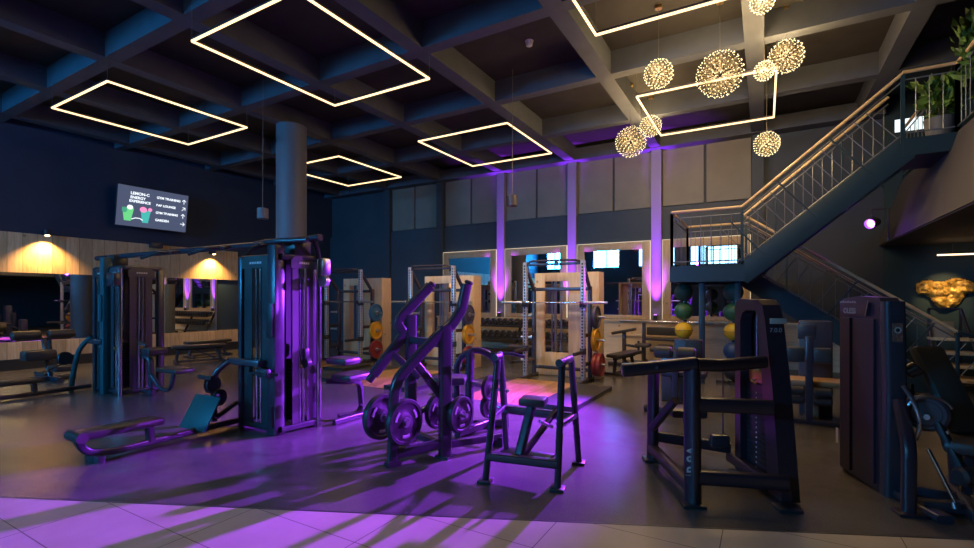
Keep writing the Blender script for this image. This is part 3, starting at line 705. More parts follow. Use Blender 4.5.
# ---------------------------------------------------------------- half racks
def make_rack():
    """local frame: x across, -y to the viewer, uprights at x=+-.6"""
    t = thing('power_rack', '', 'power rack', (0, 0, 0))
    for s_ in (-1, 1):
        m = MB(); x = s_*.6
        m.b2((x-.04, -.04, 0), (x+.04, .04, 2.33), .006)
        for k in range(36): m.cyl((x, -.0405, .16+k*.06), (x, -.0412, .16+k*.06), .019, 8, 1); 
        for k in range(36): m.cyl((x+.0405, 0, .16+k*.06), (x+.0412, 0, .16+k*.06), .015, 8, 1)
        obj('upright', m, [GALV, HOLE], t)
        m = MB(); m.bar((x, .02, 2.26), (x, .42, 1.78), .06, .07); obj('top_brace', m, BLACK, t)
        m = MB(); m.b2((x-.035, .38, 0), (x+.035, .46, 1.85), .006); obj('rear_upright', m, BLACK, t)
        m = MB(); m.b2((x-.05, -.3, 0), (x+.05, .55, .07), .008); obj('base_rail', m, BLACK, t)
        m = MB(); m.bar((x, 0, .9), (x, .42, .9), .05, .07); m.bar((x, 0, .35), (x, .42, .35), .05, .07); obj('side_tie', m, BLACK, t)
        m = MB(); m.b2((x-.055, -.05, 1.44), (x+.055, .05, 1.56), .005); m.bar((x, -.04, 1.49), (x, -.13, 1.49), .04, .025); m.bar((x, -.125, 1.49), (x, -.125, 1.56), .04, .02); obj('bar_hook', m, DARK, t)
        m = MB(); m.b2((x-.05, -.05, .55), (x+.05, .05, .67), .005); m.bar((x, -.04, .6), (x, -.5, .6), .05, .06); obj('safety_arm', m, DARK, t)
        for z in (1.25, .8, .32):
            m = MB(); m.cyl((x+s_*.03, .42, z), (x+s_*.3, .42, z), .024, 12); m.lathe([(0, -.01), (.045, -.01), (.045, .01), (0, .01)], (x+s_*.05, .42, z), (1, 0, 0), 14); obj('plate_peg', m, STEEL, t)
    m = MB(); m.tube([(-.6, 0, 2.3), (-.5, -.0, 2.33), (-.44, -.12, 2.34), (.44, -.12, 2.34), (.5, 0, 2.33), (.6, 0, 2.3)], .022, 10, fr=.08); obj('pull_up_bar', m, BLACK, t)
    m = MB(); m.bar((-.6, .42, 1.8), (.6, .42, 1.8), .06, .07); m.bar((-.6, .42, .2), (.6, .42, .2), .06, .07); m.bar((-.6, 0, 2.28), (.6, 0, 2.28), .05, .05); obj('cross_member', m, BLACK, t)
    return t
def make_portal():
    t = thing('rack_partition', '', 'partition', (0, 0, 0))
    w_ = .70; x0, x1, z0, z1 = -.47, .06, .48, 1.97
    m = MB(); m.b2((-w_, 0, 0), (x0, .05, 2.15), .003); m.b2((x1, 0, 0), (w_, .05, 2.15), .003); m.b2((x0, 0, z1), (x1, .05, 2.15), .003); m.b2((x0, 0, 0), (x1, .05, z0), .003); obj('front_board', m, PLY, t)
    for s_ in (-1, 1):
        m = MB(); m.b2((s_*w_, .05, 0), (s_*(w_-.04), .35, 2.15), .003); obj('side_board', m, PLY, t)
    m = MB(); m.b2((-w_+.04, .05, 2.11), (w_-.04, .35, 2.15)); obj('top_board', m, PLY, t)
    m = MB()
    for x in (x0+.09, x0+.3): m.cyl((x, .2, 0), (x, .2, 2.1), .02, 10)
    m.bar((x0+.16, .22, 0), (x0+.16, .22, 2.1), .07, .05); m.bar((x0, .2, z0-.05), (x1, .2, z0-.05), .05, .05); obj('storage_post', m, [STEEL], t)
    return t
def make_barbell():
    o = thing('barbell', '', 'barbell', (0, 0, 0))
    m = MB(); m.cyl((-.66, 0, 0), (.66, 0, 0), .014, 12); obj('shaft', m, CHROME, o)
    for s_ in (-1, 1):
        m = MB(); m.cyl((s_*.66, 0, 0), (s_*1.09, 0, 0), .025, 14); m.cyl((s_*.65, 0, 0), (s_*.68, 0, 0), .036, 14); obj('sleeve', m, STEEL, o)
    return o
PF = wood_mat('platform_wood', (.42, .20, .08), (.6, .32, .14), axis=1, plank=.2, paxis=0, rough=.22)
RUBMAT = mat('platform_rubber', (.035, .034, .034), .5, bump=.2, bscale=120)
def make_platform(D=1.9):
    t = thing('lifting_platform', '', 'lifting platform', (0, 0, 0))
    m = MB(); m.prism([(0, 0), (.22, .055), (D, .055), (D, 0)], (-.61, -.0, 0), (0, 1, 0), (0, 0, 1), 1.22); obj('wood_deck', m, PF, t)
    for s_ in (-1, 1):
        m = MB(); m.b2((s_*.612, .0, 0), (s_*1.22, D, .06), .006); obj('rubber_pad', m, RUBMAT, t)
        m = MB(); m.b2((s_*1.22, .0, 0), (s_*1.245, D, .065)); m.b2((s_*.62, -.02, 0), (s_*1.245, 0, .065)); obj('edge_strip', m, DARK, t)
    return t
rack, portal, bb, plat = make_rack(), make_portal(), make_barbell(), make_platform()

rk = ['grey perforated power rack nearest the stairs, behind the wood lifting platform', 'grey perforated power rack in the middle, behind the plate loaded lever press', 'grey perforated power rack beside the round column, farthest from the stairs']
pt = ['wooden rack partition with a cut-out behind the power rack nearest the stairs', 'wooden rack partition with a cut-out behind the middle power rack', 'wooden rack partition with a cut-out beside the dark blue wall, farthest from the stairs']
bl = ['bare steel barbell on the power rack nearest the stairs', 'bare steel barbell on the middle power rack', 'bare steel barbell on the power rack beside the round column']
pl_ = ['lifting platform of orange wood and black rubber, with its front corner in the open', 'lifting platform of wood and rubber behind the lever press', 'lifting platform of wood and rubber behind the near cable tower']
nm = ['rack nearest the stairs', 'middle rack', 'rack beside the round column']
for i, x in enumerate((-3.56, -6.5, -9.28)):
    for proto, dy, z, L, g in ((rack, 8.75, 0, rk, 'power racks'), (portal, 9.42, 0, pt, 'wooden rack partitions'), (bb, 8.66, 1.531, bl, 'barbells on the racks'), (plat, 6.52, 0, pl_, 'lifting platforms')):
        if i == 2 and proto is plat: proto, dy = make_platform(.85), 7.57
        put(proto, (x, dy, z), 0, L[i], g)
    px_ = x+.6+.12
    for k, (P, z) in enumerate(((PVI if i != 2 else PBL, 1.25), (PYE, .8), (PRE, .32))):
        c_ = (('dark blue' if i < 2 else 'blue'), 'yellow', 'dark red')[k]
        put(P, (px_, 9.17, z+.0), 0, '%s weight plate on the %s peg of the %s' % (c_, ('top', 'middle', 'lowest')[k], nm[i]), 'bumper plates on the rack pegs')
        if k == 2 and i == 0: put(P, (px_+.085, 9.17, z), 0, 'outermost dark red weight plate on the lowest peg of the rack nearest the stairs', 'bumper plates on the rack pegs')
# ---------------------------------------------------------------- plate loaded lever press
t = thing('lever_press_machine', 'purple-lit plate loaded lever press with two tall bent arms', 'lever machine', (-3.0, 3.9, 0))
OV = lambda a=.11, b=.075: rrect(a, b, .03)
m = MB(); m.sweep(fillet([(-2.67, 4.20, 1.75), (-2.70, 4.15, 1.49), (-2.76, 4.06, 1.335), (-2.83, 3.95, 1.25), (-2.95, 3.77, 1.05), (-3.07, 3.60, .83), (-3.09, 3.56, .69), (-3.10, 3.55, .0)], .05), OV(.105, .085), (-.83, .56, .3)); obj('front_frame_bar', m, BLACK, t)
m = MB(); m.sweep(fillet([(-3.34, 4.47, 1.75), (-3.52, 4.20, 1.42), (-3.56, 4.15, 1.33), (-3.51, 4.23, 1.21), (-3.71, 3.93, .77)], .05), OV(.115, .085), (-.83, .56, .3)); l = obj('lever_arm', m, BLACK, t)
for p, d in (((-2.655, 4.215, 1.765), (.12, .18, .5)), ((-3.325, 4.485, 1.765), (.2, .3, .42))):
    m = MB(); d = V(d).normalized(); m.cyl(V(p)-d*.01, V(p)+d*.02, .045, 14, ch=.006); obj('end_cap', m, RUBBER, l)
m = MB(); m.cyl((-3.70, 3.94, .79), (-3.74, 3.89, .70), .042, 14, ch=.008); obj('rubber_grip', m, RUBBER, l)
m = MB(); m.bar((-2.80, 4.0, 0), (-2.80, 4.0, 1.33), .13, .1, .03, (.8, -.5, 0)); obj('upright', m, BLACK, t)
m = MB(); m.bar((-3.47, 4.28, 0), (-3.47, 4.28, 1.42), .13, .1, .03, (.8, -.5, 0)); obj('upright', m, BLACK, t)
m = MB(); m.bar((-2.8, 4.0, 1.14), (-3.47, 4.28, 1.14), .07, .08); m.bar((-2.8, 4.0, .1), (-3.47, 4.28, .1), .08, .08); obj('cross_bar', m, BLACK, t)
m = MB(); m.bar((-3.1, 3.56, .1), (-2.82, 3.98, .14), .08, .09); m.bar((-2.82, 4.0, .12), (-2.5, 4.62, .1), .07, .08); m.b2((-2.56, 4.56, 0), (-2.44, 4.68, .1)); obj('base_rail', m, BLACK, t)
m = MB(); m.bar((-3.15, 3.58, .0), (-3.04, 3.52, .03), .13, .05); m.b2((-2.88, 3.93, 0), (-2.72, 4.07, .02)); obj('foot_pad', m, RUBBER, t)
m = MB(); m.bar((-2.99, 3.74, .99), (-2.86, 4.0, .62), .06, .075); m.bar((-3.6, 4.08, 1.02), (-3.36, 4.3, .72), .06, .075); obj('diagonal_brace', m, BLACK, t)
m = MB(); m.box((-3.12, 4.55, .68), (.38, .34, .09), .03, .5); m.bar((-3.1, 4.5, .64), (-3.0, 4.35, .2), .07, .07); obj('seat', m, VINYL, t)
horn = V(.56, .83, 0)
m = MB(); m.cyl((-3.42, 3.66, .42), (-2.97, 3.62, .40), .025, 12); m.cyl((-3.05, 4.12, .42), (-2.6, 4.1, .42), .025, 12); m.bar((-3.08, 3.6, .42), (-3.0, 4.3, .5), .05, .06); obj('loading_horn', m, STEEL, t)
rz = math.radians(-6)
put(PB, (-3.04, 3.655, .40), rz, 'black weight plate with pale markings, low on the front of the purple lever press', 'black plates on the lever press')
put(PB, (-3.32, 3.64, .42), rz, 'black weight plate outermost on the front horn of the purple lever press', 'black plates on the lever press')
put(PS, (-2.69, 4.12, .42), rz, 'black weight plate showing its pale markings beside the upright of the purple lever press', 'black plates on the lever press')
put(PS, (-2.97, 4.12, .42), rz, 'black weight plate half hidden behind the upright of the purple lever press', 'black plates on the lever press')
# ---------------------------------------------------------------- second plate loaded machine just behind
t = thing('plate_loaded_row_machine', 'plate loaded machine with a hooped guard, just behind the purple lever press', 'lever machine', (-3.0, 5.1, 0))
m = MB(); m.sweep(fillet([(-3.32, 5.0, .0), (-3.32, 5.0, .84), (-3.15, 5.1, .98), (-2.96, 5.22, .92), (-2.84, 5.30, .66), (-2.8, 5.33, 0)], .2), OV(.08, .07), (.5, -.86, 0)); obj('hoop_frame', m, BLACK, t)
m = MB(); m.bar((-3.16, 5.03, 0), (-3.16, 5.05, .95), .09, .09); m.bar((-3.3, 5.0, .05), (-2.8, 5.33, .05), .08, .09); m.bar((-3.05, 4.6, .05), (-3.0, 5.2, .05), .08, .09); obj('base_frame', m, BLACK, t)
m = MB(); m.bar((-3.12, 5.05, .56), (-2.86, 4.92, .56), .06, .06); m.tube([(-2.9, 4.93, .56), (-2.55, 4.9, .54)], .02, 8); m.tube([(-2.98, 5.0, .33), (-2.55, 4.96, .31)], .02, 8); m.bar((-3.0, 5.15, .3), (-2.95, 5.0, .33), .05, .05); obj('loading_horn', m, STEEL, t)
m = MB(); m.tube([(-2.95, 5.2, .92), (-2.7, 5.2, .94), (-2.5, 5.25, .9)], .02, 8, fr=.05); obj('handle', m, RUBBER, t)
put(PT, (-2.8, 4.92, .55), -.1, 'black weight plate on the machine with the hooped guard behind the lever press', 'plates on the hooped machine')
put(PT, (-2.85, 4.98, .33), -.1, 'lower black weight plate on the machine with the hooped guard', 'plates on the hooped machine')
# ---------------------------------------------------------------- open dip frame in front
t = thing('press_up_frame', 'low open black frame with raised side bars and a small centre pad', 'exercise frame', (-1.9, 4.1, 0))
FL, FR_, BR, BL = V(-2.11, 3.63, 0), V(-1.5, 3.78, 0), V(-1.56, 4.49, 0), V(-2.33, 4.45, 0)
TL, TR, TRB, TLB = V(-2.11, 3.86, 1.07), V(-1.49, 3.86, 1.06), V(-1.57, 4.30, 1.04), V(-2.31, 4.27, 1.04)
for f, a, b, k, nm_ in ((FR_, TR, TRB, BR, 'r'), (FL, TL, TLB, BL, 'l')):
    m = MB(); m.sweep(fillet([f, a, b, k], .05), OV(.068, .058), (1, 0, 0)); s_ = obj('side_bar', m, BLACK, t)
    for q in (f, k):
        m = MB(); m.box(q+V(0, 0, .012), (.12, .12, .024), .005, .2); obj('rubber_foot', m, RUBBER, s_)
    m = MB(); m.tube([a+V(0, -.07, 0), a+V(0, .02, 0)], .035, 12); obj('grip_cap', m, RUBBER, s_)
lerp = lambda a, b, q: V(a)*(1-q)+V(b)*q
m = MB(); m.bar(lerp(FL, TL, .2), lerp(FR_, TR, .2), .09, .07); obj('front_cross_bar', m, BLACK, t)
m = MB(); m.bar(lerp(BL, TLB, .45), lerp(BR, TRB, .45), .08, .08); m.bar(lerp(FL, TL, .5), lerp(BL, TLB, .47), .05, .05); m.bar(lerp(FR_, TR, .5), lerp(BR, TRB, .47), .05, .05); obj('rear_cross_bar', m, BLACK, t)
m = MB(); m.b2((-2.05, 3.82, .19), (-1.62, 4.02, .215), .004); obj('step_plate', m, DARK, t)
m = MB(); m.bar((-1.86, 3.78, .22), (-1.83, 3.98, .64), .08, .06); m.bar((-1.84, 3.82, .22), (-1.74, 4.34, .52), .05, .05); obj('pad_post', m, BLACK, t)
m = MB(); m.box((-1.82, 4.0, .67), (.24, .2, .07), .02, .2); obj('centre_pad', m, VINYL, t)
m = MB(); m.tube([(-1.75, 3.98, .5), (-1.72, 4.2, .4)], .015, 8); obj('adjuster', m, STEEL, t)
# ---------------------------------------------------------------- standing lever machine with its own weight stack
VIOLET_LIT = mat('violet_lit_dark_frame', (.035, .022, .032), .3, spec=.6)  # violet stage light put into the dark frame's colour
t = thing('lever_raise_machine', 'dark violet-lit stack machine with a long horizontal arm and open rectangular base frame', 'weight machine', (-.4, 4.6, 0))
F1, F2, F3, F4 = V(-.96, 4.95, 0), V(-.48, 4.03, 0), V(.15, 4.31, 0), V(-.28, 5.12, 0)
m = MB(); m.sweep([F2+V(0, 0, 0), F2+V(-.01, .03, 1.06)], rrect(.12, .09, .03), (.5, .87, 0)); p = obj('front_post', m, VIOLET_LIT, t)
for z, s_, ch in ((.33, .085, '7'), (.42, .085, '3'), (.255, .06, '1')):
    pass
up = V(0, 0, 1); sx = V(.84, .37, 0).normalized()
T = basis(F2+V(-.048, -.056, .255)+sx*.085, up, -sx)
lettering('post_marking', 'R.9A', .105, WHITE_MARK, p, T, bold=.002)
m = MB(); m.bar(F2+V(-.05, -.056, .24), F2+V(-.05, -.056, .24)+sx*.09, .006, .004, .001); obj('post_line', m, GREY_MARK, p)
m = MB(); m.sweep([F1, F1+V(.01, 0, .98)], rrect(.1, .085, .025), (.5, .87, 0)); obj('rear_post', m, VIOLET_LIT, t)
m = MB(); m.bar(F1+V(0, 0, .12), F2+V(0, 0, .12), .09, .09); obj('base_side_rail', m, VIOLET_LIT, t)
m = MB(); m.bar(F1+V(.02, .02, .24), F4+V(0, 0, .18), .08, .1); m.bar(F2+V(0, 0, .22), F3+V(-.0, 0, .2), .09, .11); m.bar(F4+V(0, 0, .1), F3+V(0, 0, .1), .08, .09); obj('base_cross_rail', m, VIOLET_LIT, t)
m = MB(); m.bar(F2+V(0, .02, .78), F3+V(-.1, .02, .76), .085, .11); obj('middle_rail', m, VIOLET_LIT, t)
m = MB()
for q in (F1, F2, F3): m.box(q+V(0, -.01, .012), (.17, .15, .024), .006, .4)
obj('rubber_foot', m, RUBBER, t)
# the long arm
m = MB(); m.sweep(fillet([(-.97, 3.83, 1.035), (-.75, 3.93, 1.06), (-.46, 4.05, 1.10)], .1), rrect(.085, .10, .03), scale=[1.05]*2+[1.0]*40); a_ = obj('lever_arm', m, VIOLET_LIT, t)
m = MB(); m.cyl((-.978, 3.827, 1.034), (-.955, 3.837, 1.037), .05, 16, ch=.008); m.cyl((-.72, 3.885, 1.07), (-.72, 3.87, 1.07), .012, 8); obj('arm_cap', m, DARK, a_)
m = MB(); m.sweep([(-.46, 4.05, 1.09), (-.3, 4.2, 1.075), (.0, 4.5, 1.09)], rrect(.08, .10, .03)); obj('pivot_arm', m, VIOLET_LIT, t)
m = MB(); m.cyl((-.95, 4.85, .97), (-.6, 4.2, 1.05), .035, 12); obj('rear_arm', m, VIOLET_LIT, t)
m = MB(); m.sweep([(-.93, 4.8, .36), (-.7, 4.62, .68)], rrect(.06, .07, .02)); obj('knee_brace', m, VIOLET_LIT, t)
m = MB(); m.box((-.66, 5.0, .51), (.33, .3, .08), .03, .4); m.bar((-.66, 5.0, .48), (-.62, 5.04, .2), .06, .06); obj('seat', m, VINYL, t)
m = MB(); m.box((-.36, 4.9, .3), (.16, .12, .12), .02, .4); m.cyl((-.33, 4.93, .36), (-.33, 4.93, 1.0), .006, 6); obj('pulley_box', m, BLACK, t)
# stack tower: a tall rounded hood, open on the side of the guide rods
e = (F3-F4).normalized(); e = V(.43, -.81, 0).normalized(); nn = V(-e.y, e.x, 0); nn = -nn if nn.x > 0 else nn   # nn looks toward the rods side
def P(u, z, d=0): return V(-.235, 5.02, 0)+e*u+nn*d+V(0, 0, z)
m = MB()
zt = 1.60
out = [(0, .02), (0, zt-.08), (.03, zt-.02), (.09, zt), (.40, zt-.005), (.47, zt-.05), (.51, zt-.16), (.62, .9), (.74, .02)]
inn = [(.10, .02), (.10, zt-.2), (.13, zt-.13), (.2, zt-.1), (.36, zt-.1), (.39, zt-.14), (.40, zt-.2), (.47, .9), (.56, .02)]
tr = []
for i in range(len(out)-1):
    q = [out[i], out[i+1], inn[i+1], inn[i]]
    vs = [P(u, z, .0) for u, z in q]+[P(u, z, -.10) for u, z in q]
    m.add(vs, [(0, 1, 2, 3), (7, 6, 5, 4), (0, 4, 5, 1), (1, 5, 6, 2), (2, 6, 7, 3), (3, 7, 4, 0)])
obj('tower_hood', m, VIOLET_LIT, t)
m = MB(); m.prism(out, P(0, 0, -.15), e, (0, 0, 1), .015 if True else 0); 
obj('rear_cover', m, SHROUD, t)
m = MB()
for i in range(len(out)-1):
    a, b = out[i], out[i+1]
    vs = [P(a[0], a[1], -.1), P(b[0], b[1], -.1), P(b[0], b[1], -.145), P(a[0], a[1], -.145)]
    vs2 = [v+V(0, 0, -.012) if i in (2, 3, 4) else v+e*(.012 if i < 2 else -.012) for v in vs]
    m.add(vs+vs2, [(0, 1, 2, 3), (7, 6, 5, 4), (0, 4, 5, 1), (1, 5, 6, 2), (2, 6, 7, 3), (3, 7, 4, 0)])
obj('tower_casing', m, VIOLET_LIT, t)
m = MB()
for u in (.24, .345): m.cyl(P(u, .1, -.08), P(u, zt-.1, -.08), .012, 10)
obj('guide_rod', m, CHROME, t)
m = MB()
for k in range(16): m.box(P(.29, .12+k*.043, -.09), (.08, .34, .037), .004, math.atan2(e.y, e.x)+PI/2)
st = obj('weight_stack', m, DARK, t)
m = MB(); m.prism([(.11, .1), (.46, .1), (.46, .86), (.11, .86)], P(0, 0, -.06), e, (0, 0, 1), .008); obj('stack_guard', m, mat('black_stack_guard', (.018, .017, .02), .35), t)
m = MB()
for k in range(16): m.box(P(.29, .14+k*.043, -.045), (.004, .012, .012), 0, math.atan2(e.y, e.x)+PI/2)
obj('plate_numbers', m, WHITE_MARK, st)
m = MB(); m.box(P(.29, .93, -.08), (.08, .26, .12), .02, math.atan2(e.y, e.x)+PI/2); m.tube([P(.29, .9, -.04), P(.33, .9, .02), P(.38, .88, .0)], .01, 6); obj('selector_pin', m, BRASS, t)
fx = V(.84, .4, 0).normalized()
m = MB(); m.box(P(.525, zt-.18, -.10)+fx*.0+V(-.0, -.03, 0), (.13, .012, .045), .003, .45); pl2 = obj('label_plate', m, mat('label_beige', (.5, .45, .38), .4), t)
T = basis(P(.55, zt-.27, -.12)+V(-.09, -.055, 0), fx, (0, 0, 1)); lettering('label_text', '7.0.0', .05, GREY_MARK, pl2, T)
# ---------------------------------------------------------------- seated leg machine at the picture's edge
NOIR = mat('dark_violet_shroud', (.03, .024, .042), .28, spec=.6)
t = thing('leg_extension_machine', 'dark leg extension machine with a tall smooth tower and reclined grey back pad', 'weight machine', (.9, 5., 0))
P1, P2 = V(.59, 5.57, 0), V(.81, 5.0, 0); u = (P2-P1).normalized(); wv = V(-u.y, u.x, 0); wv = wv if wv.x > 0 else -wv; L = (P2-P1).length
def Q(a, z, d=0): return P1+u*a+wv*d+V(0, 0, z)
def panel(name, pts, d, th, m_, par):
    m = MB(); m.prism(pts, Q(0, 0, d), u, (0, 0, 1), th*(1 if u.cross(V(0, 0, 1)).dot(wv) > 0 else -1)); return obj(name, m, m_, par)
H_ = 1.62
panel('tower_side', [(0, .03), (L, .0), (L, H_-.06), (L-.05, H_-.01), (L*.5, H_+.005), (.06, H_-.015), (0, H_-.05)], .03, .14, NOIR, t)
panel('shroud_rib', [(.06, .06), (L*.34, .06), (L*.34, H_-.19), (.06, H_-.19)], .0, .03, NOIR, t)
panel('shroud_leaf', [(L*.38, .06), (L*.86, .06), (L*.86, H_-.19), (L*.38, H_-.19)], .012, .03, NOIR, t)
panel('name_plate', [(.07, H_-.165), (L*.72, H_-.165), (L*.76, H_-.05), (.07, H_-.05)], .005, .03, mat('plum_plate', (.05, .03, .04), .3), t)
npar = t.children[-1]
T = basis(Q(.11, H_-.148, .003), u, (0, 0, 1)); lettering('plate_text', 'OLESS', .068, GREY_MARK, npar, T, bold=.001)
m = MB()
for k in range(7): m.prism([(.06+k*.036, H_-.055+.0), (.06+k*.036+.026, H_-.055), (.06+k*.036+.03, H_-.04+.006*(k % 2)), (.06+k*.036+.006, H_-.04)], Q(0, 0, .0015), u, (0, 0, 1), .002)
obj('script_marks', m, GREY_MARK, npar)
m = MB(); m.bar(Q(L*.71, H_-.165, .002), Q(L*.78, H_-.03, .002), .008, .006, .001, up=wv); obj('plate_edge', m, STEEL, npar)
m = MB(); m.sweep([Q(L-.0, 0, .1), Q(L+.02, .9, .1), Q(L, H_-.04, .1)], rrect(.11, .15, .03), wv); ed = obj('tower_edge', m, BLACK, t)
m = MB(); q0 = Q(L+.062, 1.33, .10); e2 = (wv*.95-u*.0).normalized(); m.box(q0, (.006, .075, .15), .002, math.atan2(u.y, u.x)); s1 = obj('round_sticker', m, mat('sticker_bronze', (.28, .14, .10), .4, noise=.6, nscale=40), ed)
m = MB()
for rr, col in ((.028, 0), (.015, 1)): m.lathe([(0, .001*(2+col)), (rr, .001*(2+col))], q0+u*.003+V(0, 0, .02), u, 16, col)
obj('sticker_emblem', m, [WHITE_MARK, DARK], s1)
m = MB(); m.sweep([Q(-.02, .03, .12), Q(L+.5, .03, .14)], rrect(.12, .06, .02)); m.bar(Q(L+.3, .05, .1), Q(L+.3, .05, .75), .1, .08); obj('base_rail', m, BLACK, t)
m = MB(); m.prism([(0, 0), (.035, 0), (.035, .14), (0, .14)], Q(.0, .25, .0), u, (0, 0, 1), .004); obj('white_tag', m, WHITE_MARK, t)
m = MB(); m.sweep(fillet([(.93, 4.66, 0), (.945, 4.72, .5), (.93, 4.95, .78)], .1), rrect(.10, .09, .03), (1, 0, 0)); m.box((.94, 4.65, .012), (.2, .13, .024), .005, .3); obj('front_leg', m, VIOLET_LIT, t)
m = MB(); m.tube([(.93, 4.82, .93), (1.0, 4.8, .8), (1.03, 4.8, .64), (1.0, 4.82, .52)], .016, 8, fr=.08); obj('grab_handle', m, STEEL, t)
m = MB(); m.lathe([(0, -.05), (.12, -.05), (.14, -.03), (.14, .03), (.12, .05), (.10, .05), (.09, .03), (0, .03)], (1.09, 4.92, .72), (-.35, -1, .0), 30); c1 = obj('cam_disc', m, BLACK, t)
m = MB(); m.sweep([V(1.09, 4.86, .72)+V(.14*math.cos(a), -.02, .14*math.sin(a)) for a in [math.radians(25+10*k) for k in range(14)]], circ(.01, 6)); m.cyl((1.08, 4.86, .7), (1.07, 4.83, .7), .02, 10); m.cyl((1.19, 4.85, .6), (1.18, 4.82, .6), .012, 10); obj('cam_rim', m, STEEL, c1)
m = MB(); m.cyl((1.06, 4.75, .48), (1.2, 4.7, .12), .014, 10); m.cyl((1.19, 4.7, .13), (1.2, 4.69, .09), .03, 10); obj('chrome_rod', m, CHROME, t)
m = MB(); m.bar((1.14, 4.86, .66), (1.29, 4.74, .25), .06, .05); m.cyl((1.2, 4.66, .33), (1.42, 4.8, .33), .065, 18, ch=.02); m.cyl((1.3, 4.67, .22), (1.3, 4.64, .22), .02, 10); obj('shin_roller', m, RUBBER, t)
bk = V(1.11, 5.28, 0); n_ = V(-.3, -.9, .35).normalized()
exx = V(.83, .55, .0).normalized(); eyy = V(-.2, .3, .65).normalized(); nz = exx.cross(eyy).normalized(); eyy = nz.cross(exx)
M3 = basis((0, 0, 0), exx, eyy)
m = MB(); m.box(V(1.29, 5.28, .87), (.27, .74, .09), .04, M=M3); obj('back_pad', m, GREYPAD, t)
m = MB(); m.box((1.36, 4.98, .50), (.34, .46, .1), .04, -.2); obj('seat_pad', m, VINYL, t)
m = MB(); m.bar((1.33, 5.36, .9), (1.36, 5.3, .1), .08, .08); m.bar((1.36, 5.5, .05), (1.32, 4.66, .05), .09, .09); m.bar((1.0, 5.1, .05), (1.36, 5.1, .05), .08, .08); m.bar((1.36, 5., .46), (1.36, 5.1, .1), .07, .07); obj('seat_frame', m, BLACK, t)
m = MB(); m.cyl((1.02, 5.2, .98), (1.1, 5.2, 1.04), .06, 16, ch=.01); m.tube([(1.06, 5.18, .9), (1.06, 5.18, .8), (1.0, 5.1, .74)], .02, 8); obj('side_adjuster', m, BLACK, t)

# ---------------------------------------------------------------- double pad machine under the stairs
t = thing('seated_row_machine', 'black machine with two square grey pads side by side, under the lower stair flight', 'weight machine', (.5, 7.5, 0))
for x in (.35, .64):
    m = MB(); m.box((x, 7.4, .88), (.2, .08, .2), .03); obj('chest_pad', m, GREYPAD, t)
    m = MB(); m.cyl((x-.1, 7.35, .42), (x+.1, 7.35, .42), .06, 16, ch=.02); m.cyl((x-.1, 7.35, .3), (x+.1, 7.35, .3), .05, 16, ch=.02); obj('foam_roller', m, RUBBER, t)
m = MB(); m.b2((.46, 7.36, 0), (.54, 7.5, 1.12), .01); m.bar((.2, 7.4, .03), (.9, 7.4, .03), .08, .06); m.bar((.5, 7.4, .03), (.5, 8.1, .03), .08, .06); m.bar((.3, 7.46, .9), (.7, 7.46, .9), .05, .05); obj('frame', m, BLACK, t)
m = MB(); m.b2((.42, 7.9, 0), (.8, 8.1, 1.3), .02); m.box((.5, 7.88, 1.15), (.2, .03, .2), .01); obj('weight_tower', m, SHROUD, t)
m = MB(); m.box((.6, 7.7, .5), (.7, .4, .08), .03); m.bar((.6, 7.8, .48), (.6, 7.8, .0), .08, .08); obj('seat', m, mat('tan_vinyl', (.40, .24, .11), .45), t)
# ---------------------------------------------------------------- roller machine between rack and lever machine
t = thing('roller_curl_machine', 'black machine with two round foam rollers on top, in the aisle behind the long arm', 'weight machine', (-1.05, 7.2, 0))
for x in (-1.25, -.94):
    m = MB(); m.cyl((x-.12, 7.2, .84), (x+.12, 7.2, .84), .085, 24, ch=.02); obj('foam_roller', m, GREYPAD, t)
m = MB(); m.b2((-1.13, 7.2, 0), (-1.05, 7.3, .86), .01); m.bar((-1.45, 7.1, .04), (-.75, 7.1, .04), .09, .08); m.bar((-1.09, 7.1, .04), (-1.09, 7.9, .04), .09, .08); m.bar((-1.36, 7.25, .8), (-.84, 7.25, .8), .04, .04); obj('frame', m, BLACK, t)
m = MB(); m.box((-1.0, 7.45, .52), (.6, .36, .09), .03); m.box((-.98, 7.75, .75), (.4, .1, .5), .03); obj('seat', m, VINYL, t)
m = MB(); m.b2((-1.4, 7.9, 0), (-1.0, 8.1, .7), .02); m.bar((-1.2, 7.5, .5), (-1.2, 7.9, .3), .06, .06); obj('weight_box', m, SHROUD, t)
m = MB(); m.cyl((-1.48, 7.06, .05), (-1.42, 7.06, .05), .05, 14); m.cyl((-.8, 7.06, .05), (-.74, 7.06, .05), .05, 14); obj('end_cap', m, RUBBER, t)
# ---------------------------------------------------------------- benches
def make_bench(w=.3, L=1.2, h=.45, back=False):
    t = thing('weight_bench', '', 'bench', (0, 0, 0))
    m = MB(); m.box((0, 0, h-.04), (L, w, .08), .03); obj('seat_pad', m, VINYL, t)
    if back:
        m = MB(); m.box((-L*.35, 0, h+.28), (.7, w, .08), .03, M=Matrix.Rotation(math.radians(60), 4, 'Y')); obj('back_pad', m, VINYL, t)
    m = MB(); m.bar((-L*.42, 0, h-.1), (L*.42, 0, h-.1), .07, .06); m.bar((-L*.38, 0, h-.1), (-L*.42, 0, .06), .06, .07); m.bar((L*.3, 0, h-.1), (L*.4, 0, .06), .06, .07); m.bar((-L*.1, 0, h-.1), (L*.3, 0, .08), .05, .05); m.bar((-L*.42, 0, .05), (L*.42, 0, .05), .06, .05); obj('frame', m, BLACK, t)
    for x in (-L*.42, L*.42):
        m = MB(); m.bar((x, -.28, .035), (x, .28, .035), .06, .06); obj('foot_bar', m, BLACK, t)
    return t
bn = make_bench()
def bench(first, loc, rz, lab):
    o = bn if first else dup(bn)
    o.location = loc; o.rotation_euler.z = math.radians(rz); o['label'] = lab; o['group'] = 'weight benches'; return o
